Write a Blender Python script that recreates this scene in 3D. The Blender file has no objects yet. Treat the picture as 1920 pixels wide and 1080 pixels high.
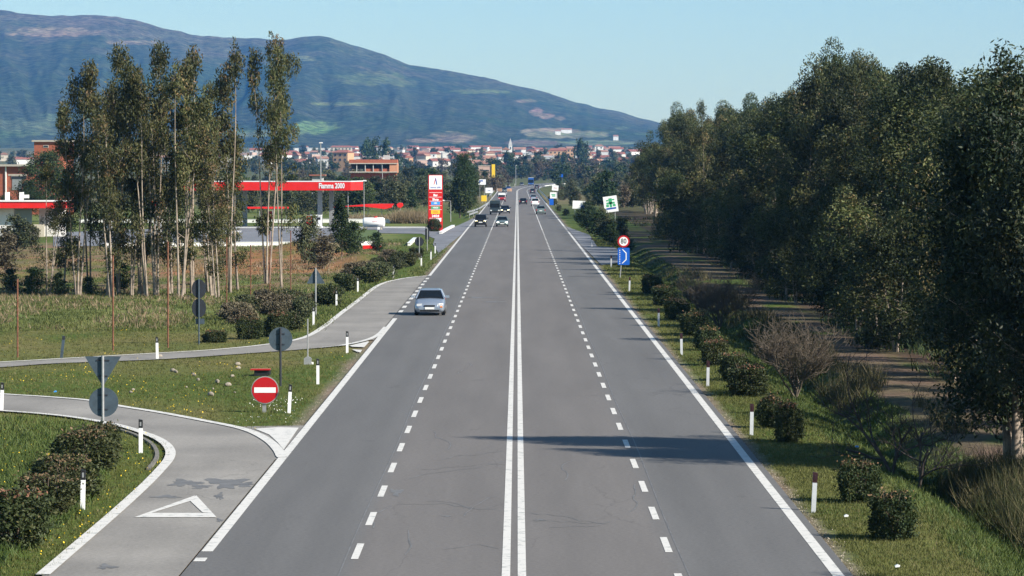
import bpy, math, random
import numpy as np
from mathutils import Vector, Matrix, Euler
R = math.radians
PI = math.pi
S = bpy.context.scene
C = S.collection

# ------------------------------------------------------------------ camera
FPX = 6800.0            # focal length in pixels of a 1920 px wide picture
CAMH = 8.4
cam_d = bpy.data.cameras.new('camera')
cam = bpy.data.objects.new('camera', cam_d)
C.objects.link(cam)
cam_d.sensor_width = 36.0
cam_d.lens = FPX / 1920 * 36
cam_d.clip_start = 0.5
cam_d.clip_end = 30000
cam.location = (0.07, 0, CAMH)
cam.rotation_euler = Euler((R(90) - math.atan(227 / FPX), 0, math.atan(10 / FPX)))
S.camera = cam
CM = cam.rotation_euler.to_matrix()

# ------------------------------------------------------------------ light
SUN_TO = Vector((1.3, -0.75, 1.0)).normalized()       # direction towards the sun
SUN_EL = math.asin(SUN_TO.z)
w = bpy.data.worlds.new('World')
S.world = w
w.use_nodes = True
wn = w.node_tree
bg = wn.nodes['Background']
sky = wn.nodes.new('ShaderNodeTexSky')
sky.sky_type = 'NISHITA'
sky.sun_disc = False
sky.sun_elevation = SUN_EL
sky.sun_rotation = math.atan2(SUN_TO.x, SUN_TO.y)
sky.altitude = 50
sky.air_density = 1.0
sky.dust_density = 0.2
sky.ozone_density = 3.0
tint = wn.nodes.new('ShaderNodeVectorMath'); tint.operation = 'MULTIPLY'
tint.inputs[1].default_value = (1.03, 1.18, 1.16)
wn.links.new(sky.outputs[0], tint.inputs[0])
wn.links.new(tint.outputs[0], bg.inputs[0])
bg.inputs[1].default_value = 0.063
sun_d = bpy.data.lights.new('sun', 'SUN')
sun_d.energy = 5.0
sun_d.angle = R(0.5)
sun_d.color = (1.0, 0.93, 0.82)
sun = bpy.data.objects.new('sun', sun_d)
C.objects.link(sun)
sun.rotation_euler = SUN_TO.to_track_quat('Z', 'Y').to_euler()
sun.location = (60, -40, 80)
S.view_settings.view_transform = 'Standard'
S.view_settings.look = 'None'
S.view_settings.gamma = 1
S.view_settings.exposure = 0.9

# ------------------------------------------------------------------ helpers
def P(px, py, z=0.0):
    """point of the photograph (1920x1080) -> point on the level z"""
    d = CM @ Vector(((px - 960) / FPX, -(py - 540) / FPX, -1))
    t = (z - CAMH) / d.z
    return Vector((0.07 + d.x * t, d.y * t, z))

def at(px, D, z=0.0):
    """point at depth D in the column px"""
    return Vector((0.07 + (px - 970) / FPX * D, D, z))

def sc(D):
    return FPX / D

def zat(py, D):
    return CAMH + (313 - py) / FPX * D

def tag(o, label=None, cat=None, group=None, kind=None):
    if label: o['label'] = label
    if cat: o['category'] = cat
    if group: o['group'] = group
    if kind: o['kind'] = kind
    return o

def root(name, label, cat, loc, rz=0, group=None):
    o = bpy.data.objects.new(name, None)
    o.empty_display_size = 0.3
    C.objects.link(o)
    o.location = loc
    o.rotation_euler = (0, 0, rz)
    return tag(o, label, cat, group)

def link(name, me, parent=None, label=None):
    o = bpy.data.objects.new(name, me)
    C.objects.link(o)
    if parent is not None: o.parent = parent
    if label: o['label'] = label
    return o

def copy_tree(o, parent=None):
    c = o.copy()
    C.objects.link(c)
    c.parent = parent
    for ch in [k for k in KIDS.get(o.name, [])]:
        copy_tree(ch, c)
    return c
KIDS = {}

def nth(i):
    names = ['first', 'second', 'third', 'fourth', 'fifth', 'sixth', 'seventh', 'eighth', 'ninth', 'tenth',
             'eleventh', 'twelfth', 'thirteenth', 'fourteenth', 'fifteenth', 'sixteenth', 'seventeenth',
             'eighteenth', 'nineteenth', 'twentieth']
    if i < 20: return names[i]
    n = i + 1
    return str(n) + {1: 'st', 2: 'nd', 3: 'rd'}.get(n % 10 if n % 100 not in (11, 12, 13) else 0, 'th')

def fast_mesh(name, V, F, mats, fattr=None, smooth=False, midx=None, cattr=None):
    """V (n,3) array, F (m,k) array of one polygon size"""
    me = bpy.data.meshes.new(name)
    V = np.asarray(V, dtype=np.float32); F = np.asarray(F, dtype=np.int32)
    m, k = F.shape
    me.vertices.add(len(V)); me.vertices.foreach_set('co', V.ravel())
    me.loops.add(m * k); me.loops.foreach_set('vertex_index', F.ravel())
    me.polygons.add(m)
    me.polygons.foreach_set('loop_start', np.arange(0, m * k, k, dtype=np.int32))
    me.polygons.foreach_set('loop_total', np.full(m, k, dtype=np.int32))
    if smooth: me.polygons.foreach_set('use_smooth', np.ones(m, dtype=bool))
    if midx is not None: me.polygons.foreach_set('material_index', np.asarray(midx, dtype=np.int32))
    if not isinstance(mats, (list, tuple)): mats = [mats]
    for q in mats: me.materials.append(q)
    if fattr is not None:
        a = me.attributes.new('tone', 'FLOAT', 'FACE'); a.data.foreach_set('value', np.asarray(fattr, dtype=np.float32))
    if cattr is not None:
        a = me.attributes.new('zone', 'FLOAT_COLOR', 'POINT'); a.data.foreach_set('color', np.asarray(cattr, dtype=np.float32).ravel())
    me.update(calc_edges=True)
    return me

class MB:
    """collects faces for ONE mesh"""
    def __init__(s): s.v = []; s.f = []; s.m = []; s.sm = []
    def add(s, vs, fs, mi=0, smooth=False):
        b = len(s.v); s.v += [tuple(q) for q in vs]
        for f in fs: s.f.append([b + i for i in f]); s.m.append(mi); s.sm.append(smooth)
        return s
    def box(s, c, d, mi=0, rz=0, rx=0):
        hx, hy, hz = d[0] / 2, d[1] / 2, d[2] / 2
        M = Matrix.Rotation(rz, 3, 'Z') @ Matrix.Rotation(rx, 3, 'X')
        vs = [Vector(c) + M @ Vector((x * hx, y * hy, z * hz)) for x in (-1, 1) for y in (-1, 1) for z in (-1, 1)]
        return s.add(vs, [(0, 1, 3, 2), (4, 6, 7, 5), (0, 4, 5, 1), (2, 3, 7, 6), (0, 2, 6, 4), (1, 5, 7, 3)], mi)
    def tube(s, pts, rad, n=8, mi=0, caps=True):
        pts = [Vector(p) for p in pts]
        if not isinstance(rad, (list, tuple)): rad = [rad] * len(pts)
        vs = []
        for i, p in enumerate(pts):
            t = (pts[min(i + 1, len(pts) - 1)] - pts[max(i - 1, 0)]).normalized()
            a = t.cross(Vector((0, 1, 0.13))).normalized(); b = t.cross(a)
            for k in range(n):
                an = 2 * PI * k / n
                vs.append(p + (a * math.cos(an) + b * math.sin(an)) * rad[i])
        fs = [(i * n + k, i * n + (k + 1) % n, (i + 1) * n + (k + 1) % n, (i + 1) * n + k) for i in range(len(pts) - 1) for k in range(n)]
        s.add(vs, fs, mi, True)
        if caps:
            s.add(vs[:n], [list(range(n))[::-1]], mi); s.add(vs[-n:], [list(range(n))], mi)
        return s
    def prism(s, poly, y0, y1, mi=0, mi_back=None):
        """polygon in x,z extruded from y0 (front, towards the camera) to y1"""
        n = len(poly)
        vs = [(x, y0, z) for x, z in poly] + [(x, y1, z) for x, z in poly]
        s.add(vs, [list(range(n))], mi)
        s.add(vs, [list(range(n, 2 * n))[::-1]], mi if mi_back is None else mi_back)
        s.add(vs, [(i, n + i, n + (i + 1) % n, (i + 1) % n) for i in range(n)], mi if mi_back is None else mi_back)
        return s
    def hprism(s, poly, z0, z1, mi=0):
        n = len(poly)
        vs = [(x, y, z0) for x, y in poly] + [(x, y, z1) for x, y in poly]
        return s.add(vs, [list(range(n))[::-1], list(range(n, 2 * n))] + [(i, (i + 1) % n, n + (i + 1) % n, n + i) for i in range(n)], mi)
    def mesh(s, name, mats):
        me = bpy.data.meshes.new(name)
        me.from_pydata(s.v, [], s.f)
        if not isinstance(mats, (list, tuple)): mats = [mats]
        for q in mats: me.materials.append(q)
        for p, mi, sm in zip(me.polygons, s.m, s.sm): p.material_index = mi; p.use_smooth = sm
        me.update()
        return me
    def build(s, name, mats, parent=None, label=None, loc=None):
        o = link(name, s.mesh(name, mats), parent, label)
        if loc is not None: o.location = loc
        return o

def circle(cx, cz, r, n=28, sx=1.0):
    return [(cx + math.cos(2 * PI * k / n) * r * sx, cz + math.sin(2 * PI * k / n) * r) for k in range(n)]

def rrect(cx, cz, w_, h_, r, n=4):
    out = []
    for (sx, sz, a0) in ((1, -1, -90), (1, 1, 0), (-1, 1, 90), (-1, -1, 180)):
        for k in range(n + 1):
            a = R(a0 + 90 * k / n)
            out.append((cx + sx * (w_ / 2 - r) + math.cos(a) * r, cz + sz * (h_ / 2 - r) + math.sin(a) * r))
    return out

def text_mesh(name, txt, size, mat_, parent, x, y, z, sx=1.0, rz=0.0, bold=0.0, depth=0.01, tilt=0.0):
    cu = bpy.data.curves.new(name, 'FONT')
    cu.body = txt; cu.size = size; cu.align_x = 'CENTER'; cu.align_y = 'CENTER'
    cu.offset = bold; cu.extrude = depth; cu.resolution_u = 2
    tmp = bpy.data.objects.new(name + '_tmp', cu)
    C.objects.link(tmp)
    dg = bpy.context.evaluated_depsgraph_get()
    me = bpy.data.meshes.new_from_object(tmp.evaluated_get(dg))
    bpy.data.objects.remove(tmp)
    me.name = name
    me.materials.clear(); me.materials.append(mat_)
    M = Matrix.Translation((x, y, z)) @ Matrix.Rotation(rz, 4, 'Z') @ Matrix.Rotation(tilt, 4, 'Y') @ Matrix.Rotation(R(90), 4, 'X') @ Matrix.Scale(sx, 4, (1, 0, 0))
    me.transform(M)
    return link(name, me, parent)

# ---- value noise
def vnoise(x, y, seed=0):
    x = np.asarray(x, dtype=np.float64); y = np.asarray(y, dtype=np.float64)
    xi = np.floor(x).astype(np.int64); yi = np.floor(y).astype(np.int64)
    xf = x - xi; yf = y - yi
    def h(a, b):
        n = (a * 374761393 + b * 668265263 + seed * 974711) & 0x7fffffff
        n = ((n ^ (n >> 13)) * 1274126177) & 0x7fffffff
        return ((n ^ (n >> 16)) & 0xffff) / 65535.0
    u = xf * xf * (3 - 2 * xf); v = yf * yf * (3 - 2 * yf)
    return (h(xi, yi) * (1 - u) + h(xi + 1, yi) * u) * (1 - v) + (h(xi, yi + 1) * (1 - u) + h(xi + 1, yi + 1) * u) * v
def fbm(x, y, o=4, seed=0):
    s = 0; a = 0.5; t = 0
    for k in range(o):
        s = s + a * vnoise(x * 2 ** k, y * 2 ** k, seed + k * 7); t += a; a *= 0.5
    return s / t
def sstep(a, b, x):
    t = np.clip((np.asarray(x, dtype=np.float64) - a) / (b - a), 0, 1)
    return t * t * (3 - 2 * t)

# ------------------------------------------------------------------ materials
def new_mat(name):
    m = bpy.data.materials.new(name); m.use_nodes = True
    return m, m.node_tree, m.node_tree.nodes['Principled BSDF']

def mat(name, col, rough=0.6, metal=0.0, spec=0.4, vary=0.0, scale=3.0, bump=0.0, coat=0.0):
    m, nt, b = new_mat(name)
    b.inputs['Base Color'].default_value = (*col, 1)
    b.inputs['Roughness'].default_value = rough
    b.inputs['Metallic'].default_value = metal
    b.inputs['Specular IOR Level'].default_value = spec
    b.inputs['Coat Weight'].default_value = coat
    if vary or bump:
        tc = nt.nodes.new('ShaderNodeTexCoord')
        no = nt.nodes.new('ShaderNodeTexNoise'); no.inputs['Scale'].default_value = scale; no.inputs['Detail'].default_value = 6
        no.inputs['Roughness'].default_value = 0.65
        nt.links.new(tc.outputs['Object'], no.inputs['Vector'])
        if vary:
            cr = nt.nodes.new('ShaderNodeValToRGB')
            e = cr.color_ramp.elements
            e[0].position = 0.3; e[1].position = 0.7
            e[0].color = (*[c * (1 - vary) for c in col], 1); e[1].color = (*[min(1, c * (1 + vary)) for c in col], 1)
            nt.links.new(no.outputs['Fac'], cr.inputs[0]); nt.links.new(cr.outputs[0], b.inputs['Base Color'])
        if bump:
            bp = nt.nodes.new('ShaderNodeBump'); bp.inputs['Strength'].default_value = bump; bp.inputs['Distance'].default_value = 0.05
            nt.links.new(no.outputs['Fac'], bp.inputs['Height']); nt.links.new(bp.outputs[0], b.inputs['Normal'])
    return m

def leaf_mat(name, stops, rnd=0.25, rough=0.6, spec=0.22, trans=0.12):
    """colour by the leaf's own tone, shifted a little from plant to plant"""
    m, nt, b = new_mat(name)
    at_ = nt.nodes.new('ShaderNodeAttribute'); at_.attribute_name = 'tone'
    cr = nt.nodes.new('ShaderNodeValToRGB')
    el = cr.color_ramp.elements
    while len(el) < len(stops): el.new(0.5)
    for e, (p, c) in zip(el, stops): e.position = p; e.color = (*c, 1)
    nt.links.new(at_.outputs['Fac'], cr.inputs[0])
    oi = nt.nodes.new('ShaderNodeObjectInfo')
    mr = nt.nodes.new('ShaderNodeMapRange'); mr.inputs['To Min'].default_value = 1 - rnd; mr.inputs['To Max'].default_value = 1 + rnd
    nt.links.new(oi.outputs['Random'], mr.inputs['Value'])
    hs = nt.nodes.new('ShaderNodeHueSaturation')
    nt.links.new(cr.outputs[0], hs.inputs['Color']); nt.links.new(mr.outputs[0], hs.inputs['Value'])
    mh = nt.nodes.new('ShaderNodeMapRange'); mh.inputs['To Min'].default_value = 0.515; mh.inputs['To Max'].default_value = 0.482
    wn_ = nt.nodes.new('ShaderNodeMath'); wn_.operation = 'FRACT'
    mu = nt.nodes.new('ShaderNodeMath'); mu.operation = 'MULTIPLY'; mu.inputs[1].default_value = 7.3
    nt.links.new(oi.outputs['Random'], mu.inputs[0]); nt.links.new(mu.outputs[0], wn_.inputs[0]); nt.links.new(wn_.outputs[0], mh.inputs['Value'])
    nt.links.new(mh.outputs[0], hs.inputs['Hue'])
    nt.links.new(hs.outputs[0], b.inputs['Base Color'])
    b.inputs['Roughness'].default_value = rough; b.inputs['Specular IOR Level'].default_value = spec
    if trans:
        tr = nt.nodes.new('ShaderNodeBsdfTranslucent'); nt.links.new(hs.outputs[0], tr.inputs[0])
        mx = nt.nodes.new('ShaderNodeMixShader'); mx.inputs[0].default_value = trans
        out = nt.nodes['Material Output']
        nt.links.new(b.outputs[0], mx.inputs[1]); nt.links.new(tr.outputs[0], mx.inputs[2]); nt.links.new(mx.outputs[0], out.inputs[0])
    return m

M = {}
M['white_paint'] = mat('white_paint', (0.75, 0.75, 0.72), 0.5, vary=0.06, scale=4)
M['white_gloss'] = mat('white_gloss', (0.8, 0.8, 0.8), 0.3)
M['red_paint'] = mat('red_paint', (0.55, 0.015, 0.012), 0.4)
M['bright_red'] = mat('bright_red', (0.72, 0.02, 0.015), 0.4, vary=0.08, scale=1)
M['sign_red'] = mat('sign_red', (0.42, 0.008, 0.012), 0.35)
M['sign_blue'] = mat('sign_blue', (0.01, 0.10, 0.48), 0.35)
M['black'] = mat('black', (0.015, 0.015, 0.016), 0.5)
M['rubber'] = mat('rubber', (0.02, 0.02, 0.02), 0.8)
M['alu'] = mat('alu', (0.060, 0.085, 0.108), 0.55, metal=0.15, vary=0.2, scale=5)
M['alu_dark'] = mat('alu_dark', (0.022, 0.026, 0.034), 0.6, vary=0.2, scale=5)
M['galv'] = mat('galv', (0.38, 0.38, 0.38), 0.45, metal=0.5, vary=0.15, scale=6)
M['rust'] = mat('rust', (0.17, 0.07, 0.04), 0.85, vary=0.6, scale=7)
M['glass'] = mat('dark_glass', (0.008, 0.011, 0.014), 0.12, spec=0.28)
M['yellow'] = mat('yellow', (0.75, 0.5, 0.03), 0.5)
M['green_p'] = mat('green_print', (0.05, 0.35, 0.16), 0.5)
M['blue_p'] = mat('blue_print', (0.02, 0.08, 0.35), 0.5)
M['cyan_p'] = mat('cyan_print', (0.05, 0.3, 0.75), 0.5)
M['orange'] = mat('orange', (0.7, 0.2, 0.03), 0.5)
M['amber'] = mat('amber', (0.8, 0.25, 0.04), 0.3)
M['brick'] = mat('brick', (0.33, 0.10, 0.055), 0.85, vary=0.2, scale=2)
M['brick2'] = mat('pale_brick', (0.5, 0.24, 0.14), 0.85, vary=0.15, scale=2)
M['concrete'] = mat('concrete', (0.42, 0.38, 0.32), 0.85, vary=0.12, scale=1.5)
M['wall_town'] = mat('wall_town', (0.58, 0.56, 0.52), 0.85, vary=.08, scale=.5)
M['wall_white'] = mat('wall_white', (0.74, 0.73, 0.69), 0.8, vary=0.06, scale=0.8)
M['wall_cream'] = mat('wall_cream', (0.52, 0.46, 0.36), 0.85, vary=0.08, scale=0.5)
M['wall_ochre'] = mat('wall_ochre', (0.50, 0.30, 0.17), 0.85, vary=0.08, scale=0.5)
M['wall_pink'] = mat('wall_pink', (0.46, 0.32, 0.26), 0.85, vary=0.08, scale=0.5)
M['wall_grey'] = mat('wall_grey', (0.42, 0.42, 0.41), 0.85, vary=0.08, scale=0.5)
M['tile'] = mat('roof_tile', (0.25, 0.095, 0.065), 0.85, vary=0.25, scale=0.6)
M['tile2'] = mat('roof_tile_pale', (0.30, 0.16, 0.11), 0.85, vary=0.2, scale=0.6)
M['window'] = mat('window_dark', (0.03, 0.035, 0.045), 0.3)
M['bark_pale'] = mat('bark_pale', (0.27, 0.22, 0.175), 0.85, vary=0.6, scale=1.4)
M['bark'] = mat('bark', (0.16, 0.12, 0.09), 0.9, vary=0.4, scale=3)
M['twig_l'] = mat('twig_light', (0.11, 0.088, 0.066), 0.9, vary=0.3, scale=3)
M['bark_dark'] = mat('bark_dark', (0.05, 0.04, 0.035), .9, vary=.3, scale=3)
M['twig'] = mat('twig', (0.085, 0.070, 0.052), 0.9, vary=0.3, scale=3)
M['twig_grey'] = mat('twig_grey', (0.24, 0.19, 0.16), 0.9, vary=0.3, scale=3)
M['stone'] = mat('stone', (0.27, 0.235, 0.19), 0.9, vary=0.25, scale=3)
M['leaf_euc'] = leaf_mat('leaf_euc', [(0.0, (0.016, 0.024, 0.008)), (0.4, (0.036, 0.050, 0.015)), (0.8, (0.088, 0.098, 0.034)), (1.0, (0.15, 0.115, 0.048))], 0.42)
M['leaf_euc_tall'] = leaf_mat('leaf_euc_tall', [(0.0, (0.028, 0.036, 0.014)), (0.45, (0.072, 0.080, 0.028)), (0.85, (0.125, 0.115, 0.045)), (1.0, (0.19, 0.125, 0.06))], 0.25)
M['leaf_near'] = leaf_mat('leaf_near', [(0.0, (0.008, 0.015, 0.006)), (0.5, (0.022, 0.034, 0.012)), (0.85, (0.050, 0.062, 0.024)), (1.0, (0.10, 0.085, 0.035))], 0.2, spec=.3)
M['leaf_low'] = leaf_mat('leaf_low', [(0.0, (0.012, 0.019, 0.007)), (0.45, (0.030, 0.040, 0.013)), (0.85, (0.065, 0.070, 0.024)), (1.0, (0.12, 0.085, 0.036))], 0.35)
M['leaf_dark'] = leaf_mat('leaf_dark', [(0.0, (0.014, 0.028, 0.010)), (0.6, (0.036, 0.060, 0.018)), (1.0, (0.075, 0.10, 0.03))], 0.3)
M['leaf_mid'] = leaf_mat('leaf_mid', [(0.0, (0.035, 0.045, 0.022)), (0.5, (0.075, 0.088, 0.040)), (1.0, (0.15, 0.14, 0.07))], 0.35)
M['leaf_dry'] = leaf_mat('leaf_dry', [(0.0, (0.055, 0.046, 0.030)), (0.5, (0.105, 0.088, 0.055)), (1.0, (0.19, 0.16, 0.10))], 0.3)
M['leaf_hedge'] = leaf_mat('leaf_hedge', [(0.0, (0.018, 0.032, 0.011)), (0.6, (0.045, 0.062, 0.022)), (0.92, (0.09, 0.085, 0.032)), (1.0, (0.20, 0.11, 0.06))], 0.2)
M['leaf_russet'] = leaf_mat('leaf_russet', [(0.0, (0.022, 0.032, 0.012)), (0.55, (0.050, 0.062, 0.022)), (0.9, (0.095, 0.09, 0.036)), (1.0, (0.15, 0.105, 0.055))], 0.2)
M['leaf_fresh'] = leaf_mat('leaf_fresh', [(0.0, (0.028, 0.052, 0.011)), (0.5, (0.062, 0.098, 0.022)), (1.0, (0.12, 0.14, 0.04))], 0.1)
M['grass'] = leaf_mat('grass_blades', [(0.0, (0.048, 0.062, 0.016)), (0.55, (0.102, 0.114, 0.032)), (0.88, (0.155, 0.152, 0.056)), (1.0, (0.23, 0.20, 0.10))], 0.0, rough=0.7, spec=0.2)
M['straw'] = leaf_mat('straw', [(0.0, (0.12, 0.10, 0.05)), (0.5, (0.22, 0.17, 0.10)), (1.0, (0.36, 0.29, 0.19))], 0.0, rough=0.8, spec=0.2)
M['straw_dark'] = leaf_mat('straw_dark', [(0.0, (0.035, 0.045, 0.016)), (0.5, (0.075, 0.068, 0.034)), (1.0, (0.20, 0.16, 0.10))], 0.0, rough=0.8, spec=0.1)
M['flower'] = mat('yellow_flower', (0.65, 0.45, 0.02), 0.7)
M['flower_white'] = mat('white_flower', (0.7, 0.7, 0.66), 0.7)

# asphalt: lane bands, wheel tracks, seams, cracks and oil stains
def asphalt(name, base, band=True, stain=0.5):
    m, nt, b = new_mat(name)
    N = nt.nodes.new; L = nt.links.new
    tc = N('ShaderNodeTexCoord')
    fine = N('ShaderNodeTexNoise'); fine.inputs['Scale'].default_value = 9; fine.inputs['Detail'].default_value = 8; fine.inputs['Roughness'].default_value = 0.8
    L(tc.outputs['Object'], fine.inputs['Vector'])
    mp = N('ShaderNodeMapping'); mp.inputs['Scale'].default_value = (0.55, 0.035, 1)
    L(tc.outputs['Object'], mp.inputs[0])
    big = N('ShaderNodeTexNoise'); big.inputs['Scale'].default_value = 1; big.inputs['Detail'].default_value = 5; big.inputs['Roughness'].default_value = 0.6
    L(mp.outputs[0], big.inputs['Vector'])
    def mul(a, bb):
        q = N('ShaderNodeMath'); q.operation = 'MULTIPLY'
        for i, s_ in enumerate((a, bb)):
            if isinstance(s_, (int, float)): q.inputs[i].default_value = s_
            else: L(s_, q.inputs[i])
        return q.outputs[0]
    def rng(s_, a0, a1, b0, b1):
        q = N('ShaderNodeMapRange'); q.inputs['From Min'].default_value = a0; q.inputs['From Max'].default_value = a1
        q.inputs['To Min'].default_value = b0; q.inputs['To Max'].default_value = b1
        L(s_, q.inputs['Value']); return q.outputs[0]
    f = mul(rng(fine.outputs['Fac'], 0.25, 0.75, 0.64, 1.36), rng(big.outputs['Fac'], 0.3, 0.7, 0.88, 1.12))
    sep = N('ShaderNodeSeparateXYZ'); L(tc.outputs['Object'], sep.inputs[0])
    colr = N('ShaderNodeValToRGB'); colr.color_ramp.interpolation = 'LINEAR'
    if band:
        xx = rng(sep.outputs['X'], -7.6, 7.6, 0, 1)
        el = colr.color_ramp.elements
        wob = N('ShaderNodeTexNoise'); wob.inputs['Scale'].default_value = 0.05; L(tc.outputs['Object'], wob.inputs['Vector'])
        pts = [(-7.6, 0.9, 0), (-6.9, 0.93, 0), (-6.2, .86, 0.0), (-5.6, .82, 0), (-5.0, .9, 0), (-4.3, .83, 0), (-3.6, .96, 0.0), (-3.3, 1.02, 1), (-2.5, 1.0, 1), (-1.7, 1.05, 1), (-0.9, 0.99, 1), (0.0, 1.05, 1),
               (0.9, 0.98, 1), (1.7, 1.05, 1), (2.4, 1.0, 1), (3.1, 1.04, 1), (3.7, 0.94, 0), (4.3, .85, 0), (5.0, .92, 0), (5.9, .84, 0), (6.6, .9, 0), (7.6, .93, 0)]
        while len(el) < len(pts): el.new(0.5)
        warm = (base[0] * 1.02, base[1] * 0.995, base[2] * 0.98); cool = (base[0] * .975, base[1] * 1.0, base[2] * 1.02)
        for e, (x_, k_, t_) in zip(el, pts):
            e.position = (x_ + 7.6) / 15.2
            c_ = warm if t_ else cool
            e.color = (*[q_ * (.3 + .7 * k_) for q_ in c_], 1)
        L(xx, colr.inputs[0])
    else:
        el = colr.color_ramp.elements
        el[0].color = (*[c * .86 for c in base], 1); el[1].color = (*[c * 1.14 for c in base], 1); el[0].position = .35; el[1].position = .65
        n3 = N('ShaderNodeTexNoise'); n3.inputs['Scale'].default_value = 0.22; n3.inputs['Detail'].default_value = 4
        L(tc.outputs['Object'], n3.inputs['Vector']); L(n3.outputs['Fac'], colr.inputs[0])
    # stains: sparse dark blotches
    sm = N('ShaderNodeMapping'); sm.inputs['Scale'].default_value = (0.5, 0.22, 1); L(tc.outputs['Object'], sm.inputs[0])
    st = N('ShaderNodeTexNoise'); st.inputs['Scale'].default_value = 1; st.inputs['Detail'].default_value = 7; st.inputs['Roughness'].default_value = 0.62
    L(sm.outputs[0], st.inputs['Vector'])
    f = mul(f, rng(st.outputs['Fac'], 0.66, 0.72, 1.0, 1 - 0.4 * stain))
    # cracks
    cm = N('ShaderNodeMapping'); cm.inputs['Scale'].default_value = (0.45, 0.16, 1); L(tc.outputs['Object'], cm.inputs[0])
    dn = N('ShaderNodeTexNoise'); dn.inputs['Scale'].default_value = 2.5; dn.inputs['Detail'].default_value = 6; L(cm.outputs[0], dn.inputs['Vector'])
    mxv = N('ShaderNodeMix'); mxv.data_type = 'VECTOR'; mxv.inputs['Factor'].default_value = 0.35
    L(cm.outputs[0], mxv.inputs[4]); L(dn.outputs['Color'], mxv.inputs[5])
    vo = N('ShaderNodeTexVoronoi'); vo.feature = 'DISTANCE_TO_EDGE'; vo.inputs['Scale'].default_value = 0.9
    L(mxv.outputs[1], vo.inputs['Vector'])
    crack = rng(vo.outputs['Distance'], 0.0, 0.010, 0.78, 1.0)
    gate = rng(big.outputs['Fac'], 0.52, 0.6, 0.0, 1.0)
    mixc = N('ShaderNodeMix'); mixc.data_type = 'FLOAT'; L(gate, mixc.inputs['Factor']); mixc.inputs[2].default_value = 1.0; L(crack, mixc.inputs[3])
    f = mul(f, mixc.outputs[0])
    vm = N('ShaderNodeVectorMath'); vm.operation = 'SCALE'; L(colr.outputs[0], vm.inputs[0]); L(f, vm.inputs['Scale'])
    L(vm.outputs[0], b.inputs['Base Color'])
    b.inputs['Roughness'].default_value = 0.8; b.inputs['Specular IOR Level'].default_value = 0.3
    bp = N('ShaderNodeBump'); bp.inputs['Strength'].default_value = 0.25; bp.inputs['Distance'].default_value = 0.01
    L(fine.outputs['Fac'], bp.inputs['Height']); L(bp.outputs[0], b.inputs['Normal'])
    return m
M['asphalt'] = asphalt('asphalt', (0.126, 0.120, 0.115))
M['asphalt_ramp'] = asphalt('asphalt_ramp', (0.215, 0.203, 0.185), band=False, stain=1.0)
M['asphalt_old'] = asphalt('asphalt_forecourt', (0.16, 0.165, 0.18), band=False)

def marking_mat():
    m, nt, b = new_mat('road_marking')
    N = nt.nodes.new; L = nt.links.new
    tc = N('ShaderNodeTexCoord')
    no = N('ShaderNodeTexNoise'); no.inputs['Scale'].default_value = 3; no.inputs['Detail'].default_value = 9; no.inputs['Roughness'].default_value = 0.75
    L(tc.outputs['Object'], no.inputs['Vector'])
    cr = N('ShaderNodeValToRGB'); e = cr.color_ramp.elements
    e[0].position = 0.36; e[0].color = (0.24, 0.255, 0.24, 1); e[1].position = 0.47; e[1].color = (0.57, 0.555, 0.52, 1)
    L(no.outputs['Fac'], cr.inputs[0]); L(cr.outputs[0], b.inputs['Base Color'])
    b.inputs['Roughness'].default_value = 0.65
    return m
M['marking'] = marking_mat()

def ground_mat(name, s1, s2, amt=0.45, bump=0.6):
    m, nt, b = new_mat(name)
    N = nt.nodes.new; L = nt.links.new
    at_ = N('ShaderNodeAttribute'); at_.attribute_name = 'zone'
    tc = N('ShaderNodeTexCoord')
    n1 = N('ShaderNodeTexNoise'); n1.inputs['Scale'].default_value = s1; n1.inputs['Detail'].default_value = 10; n1.inputs['Roughness'].default_value = 0.72
    n2 = N('ShaderNodeTexNoise'); n2.inputs['Scale'].default_value = s2; n2.inputs['Detail'].default_value = 6; n2.inputs['Roughness'].default_value = 0.6
    L(tc.outputs['Object'], n1.inputs['Vector']); L(tc.outputs['Object'], n2.inputs['Vector'])
    r1 = N('ShaderNodeMapRange'); r1.inputs['From Min'].default_value = 0.3; r1.inputs['From Max'].default_value = 0.7; r1.inputs['To Min'].default_value = 1 - amt; r1.inputs['To Max'].default_value = 1 + amt
    L(n1.outputs['Fac'], r1.inputs['Value'])
    cr = N('ShaderNodeValToRGB'); e = cr.color_ramp.elements
    e[0].position = 0.35; e[0].color = (0.8, 0.95, 0.75, 1); e[1].position = 0.65; e[1].color = (1.25, 1.07, 1.15, 1)
    L(n2.outputs['Fac'], cr.inputs[0])
    v1 = N('ShaderNodeVectorMath'); v1.operation = 'MULTIPLY'; L(at_.outputs['Color'], v1.inputs[0]); L(cr.outputs[0], v1.inputs[1])
    v2 = N('ShaderNodeVectorMath'); v2.operation = 'SCALE'; L(v1.outputs[0], v2.inputs[0]); L(r1.outputs[0], v2.inputs['Scale'])
    L(v2.outputs[0], b.inputs['Base Color'])
    b.inputs['Roughness'].default_value = 0.95; b.inputs['Specular IOR Level'].default_value = 0.1
    bp = N('ShaderNodeBump'); bp.inputs['Strength'].default_value = bump; bp.inputs['Distance'].default_value = 0.12
    L(n1.outputs['Fac'], bp.inputs['Height']); L(bp.outputs[0], b.inputs['Normal'])
    return m
M['ground'] = ground_mat('ground_soil_grass', 2.2, 0.12)
M['hill'] = ground_mat('hill_scrub', 0.03, 0.004, 0.75, 1.0)
hn = M['hill'].node_tree; vo_ = hn.nodes.new('ShaderNodeTexVoronoi'); vo_.inputs['Scale'].default_value = 0.055
vr = hn.nodes.new('ShaderNodeMapRange'); vr.inputs['From Min'].default_value = .15; vr.inputs['From Max'].default_value = .65; vr.inputs['To Min'].default_value = .45; vr.inputs['To Max'].default_value = 1.5
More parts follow.
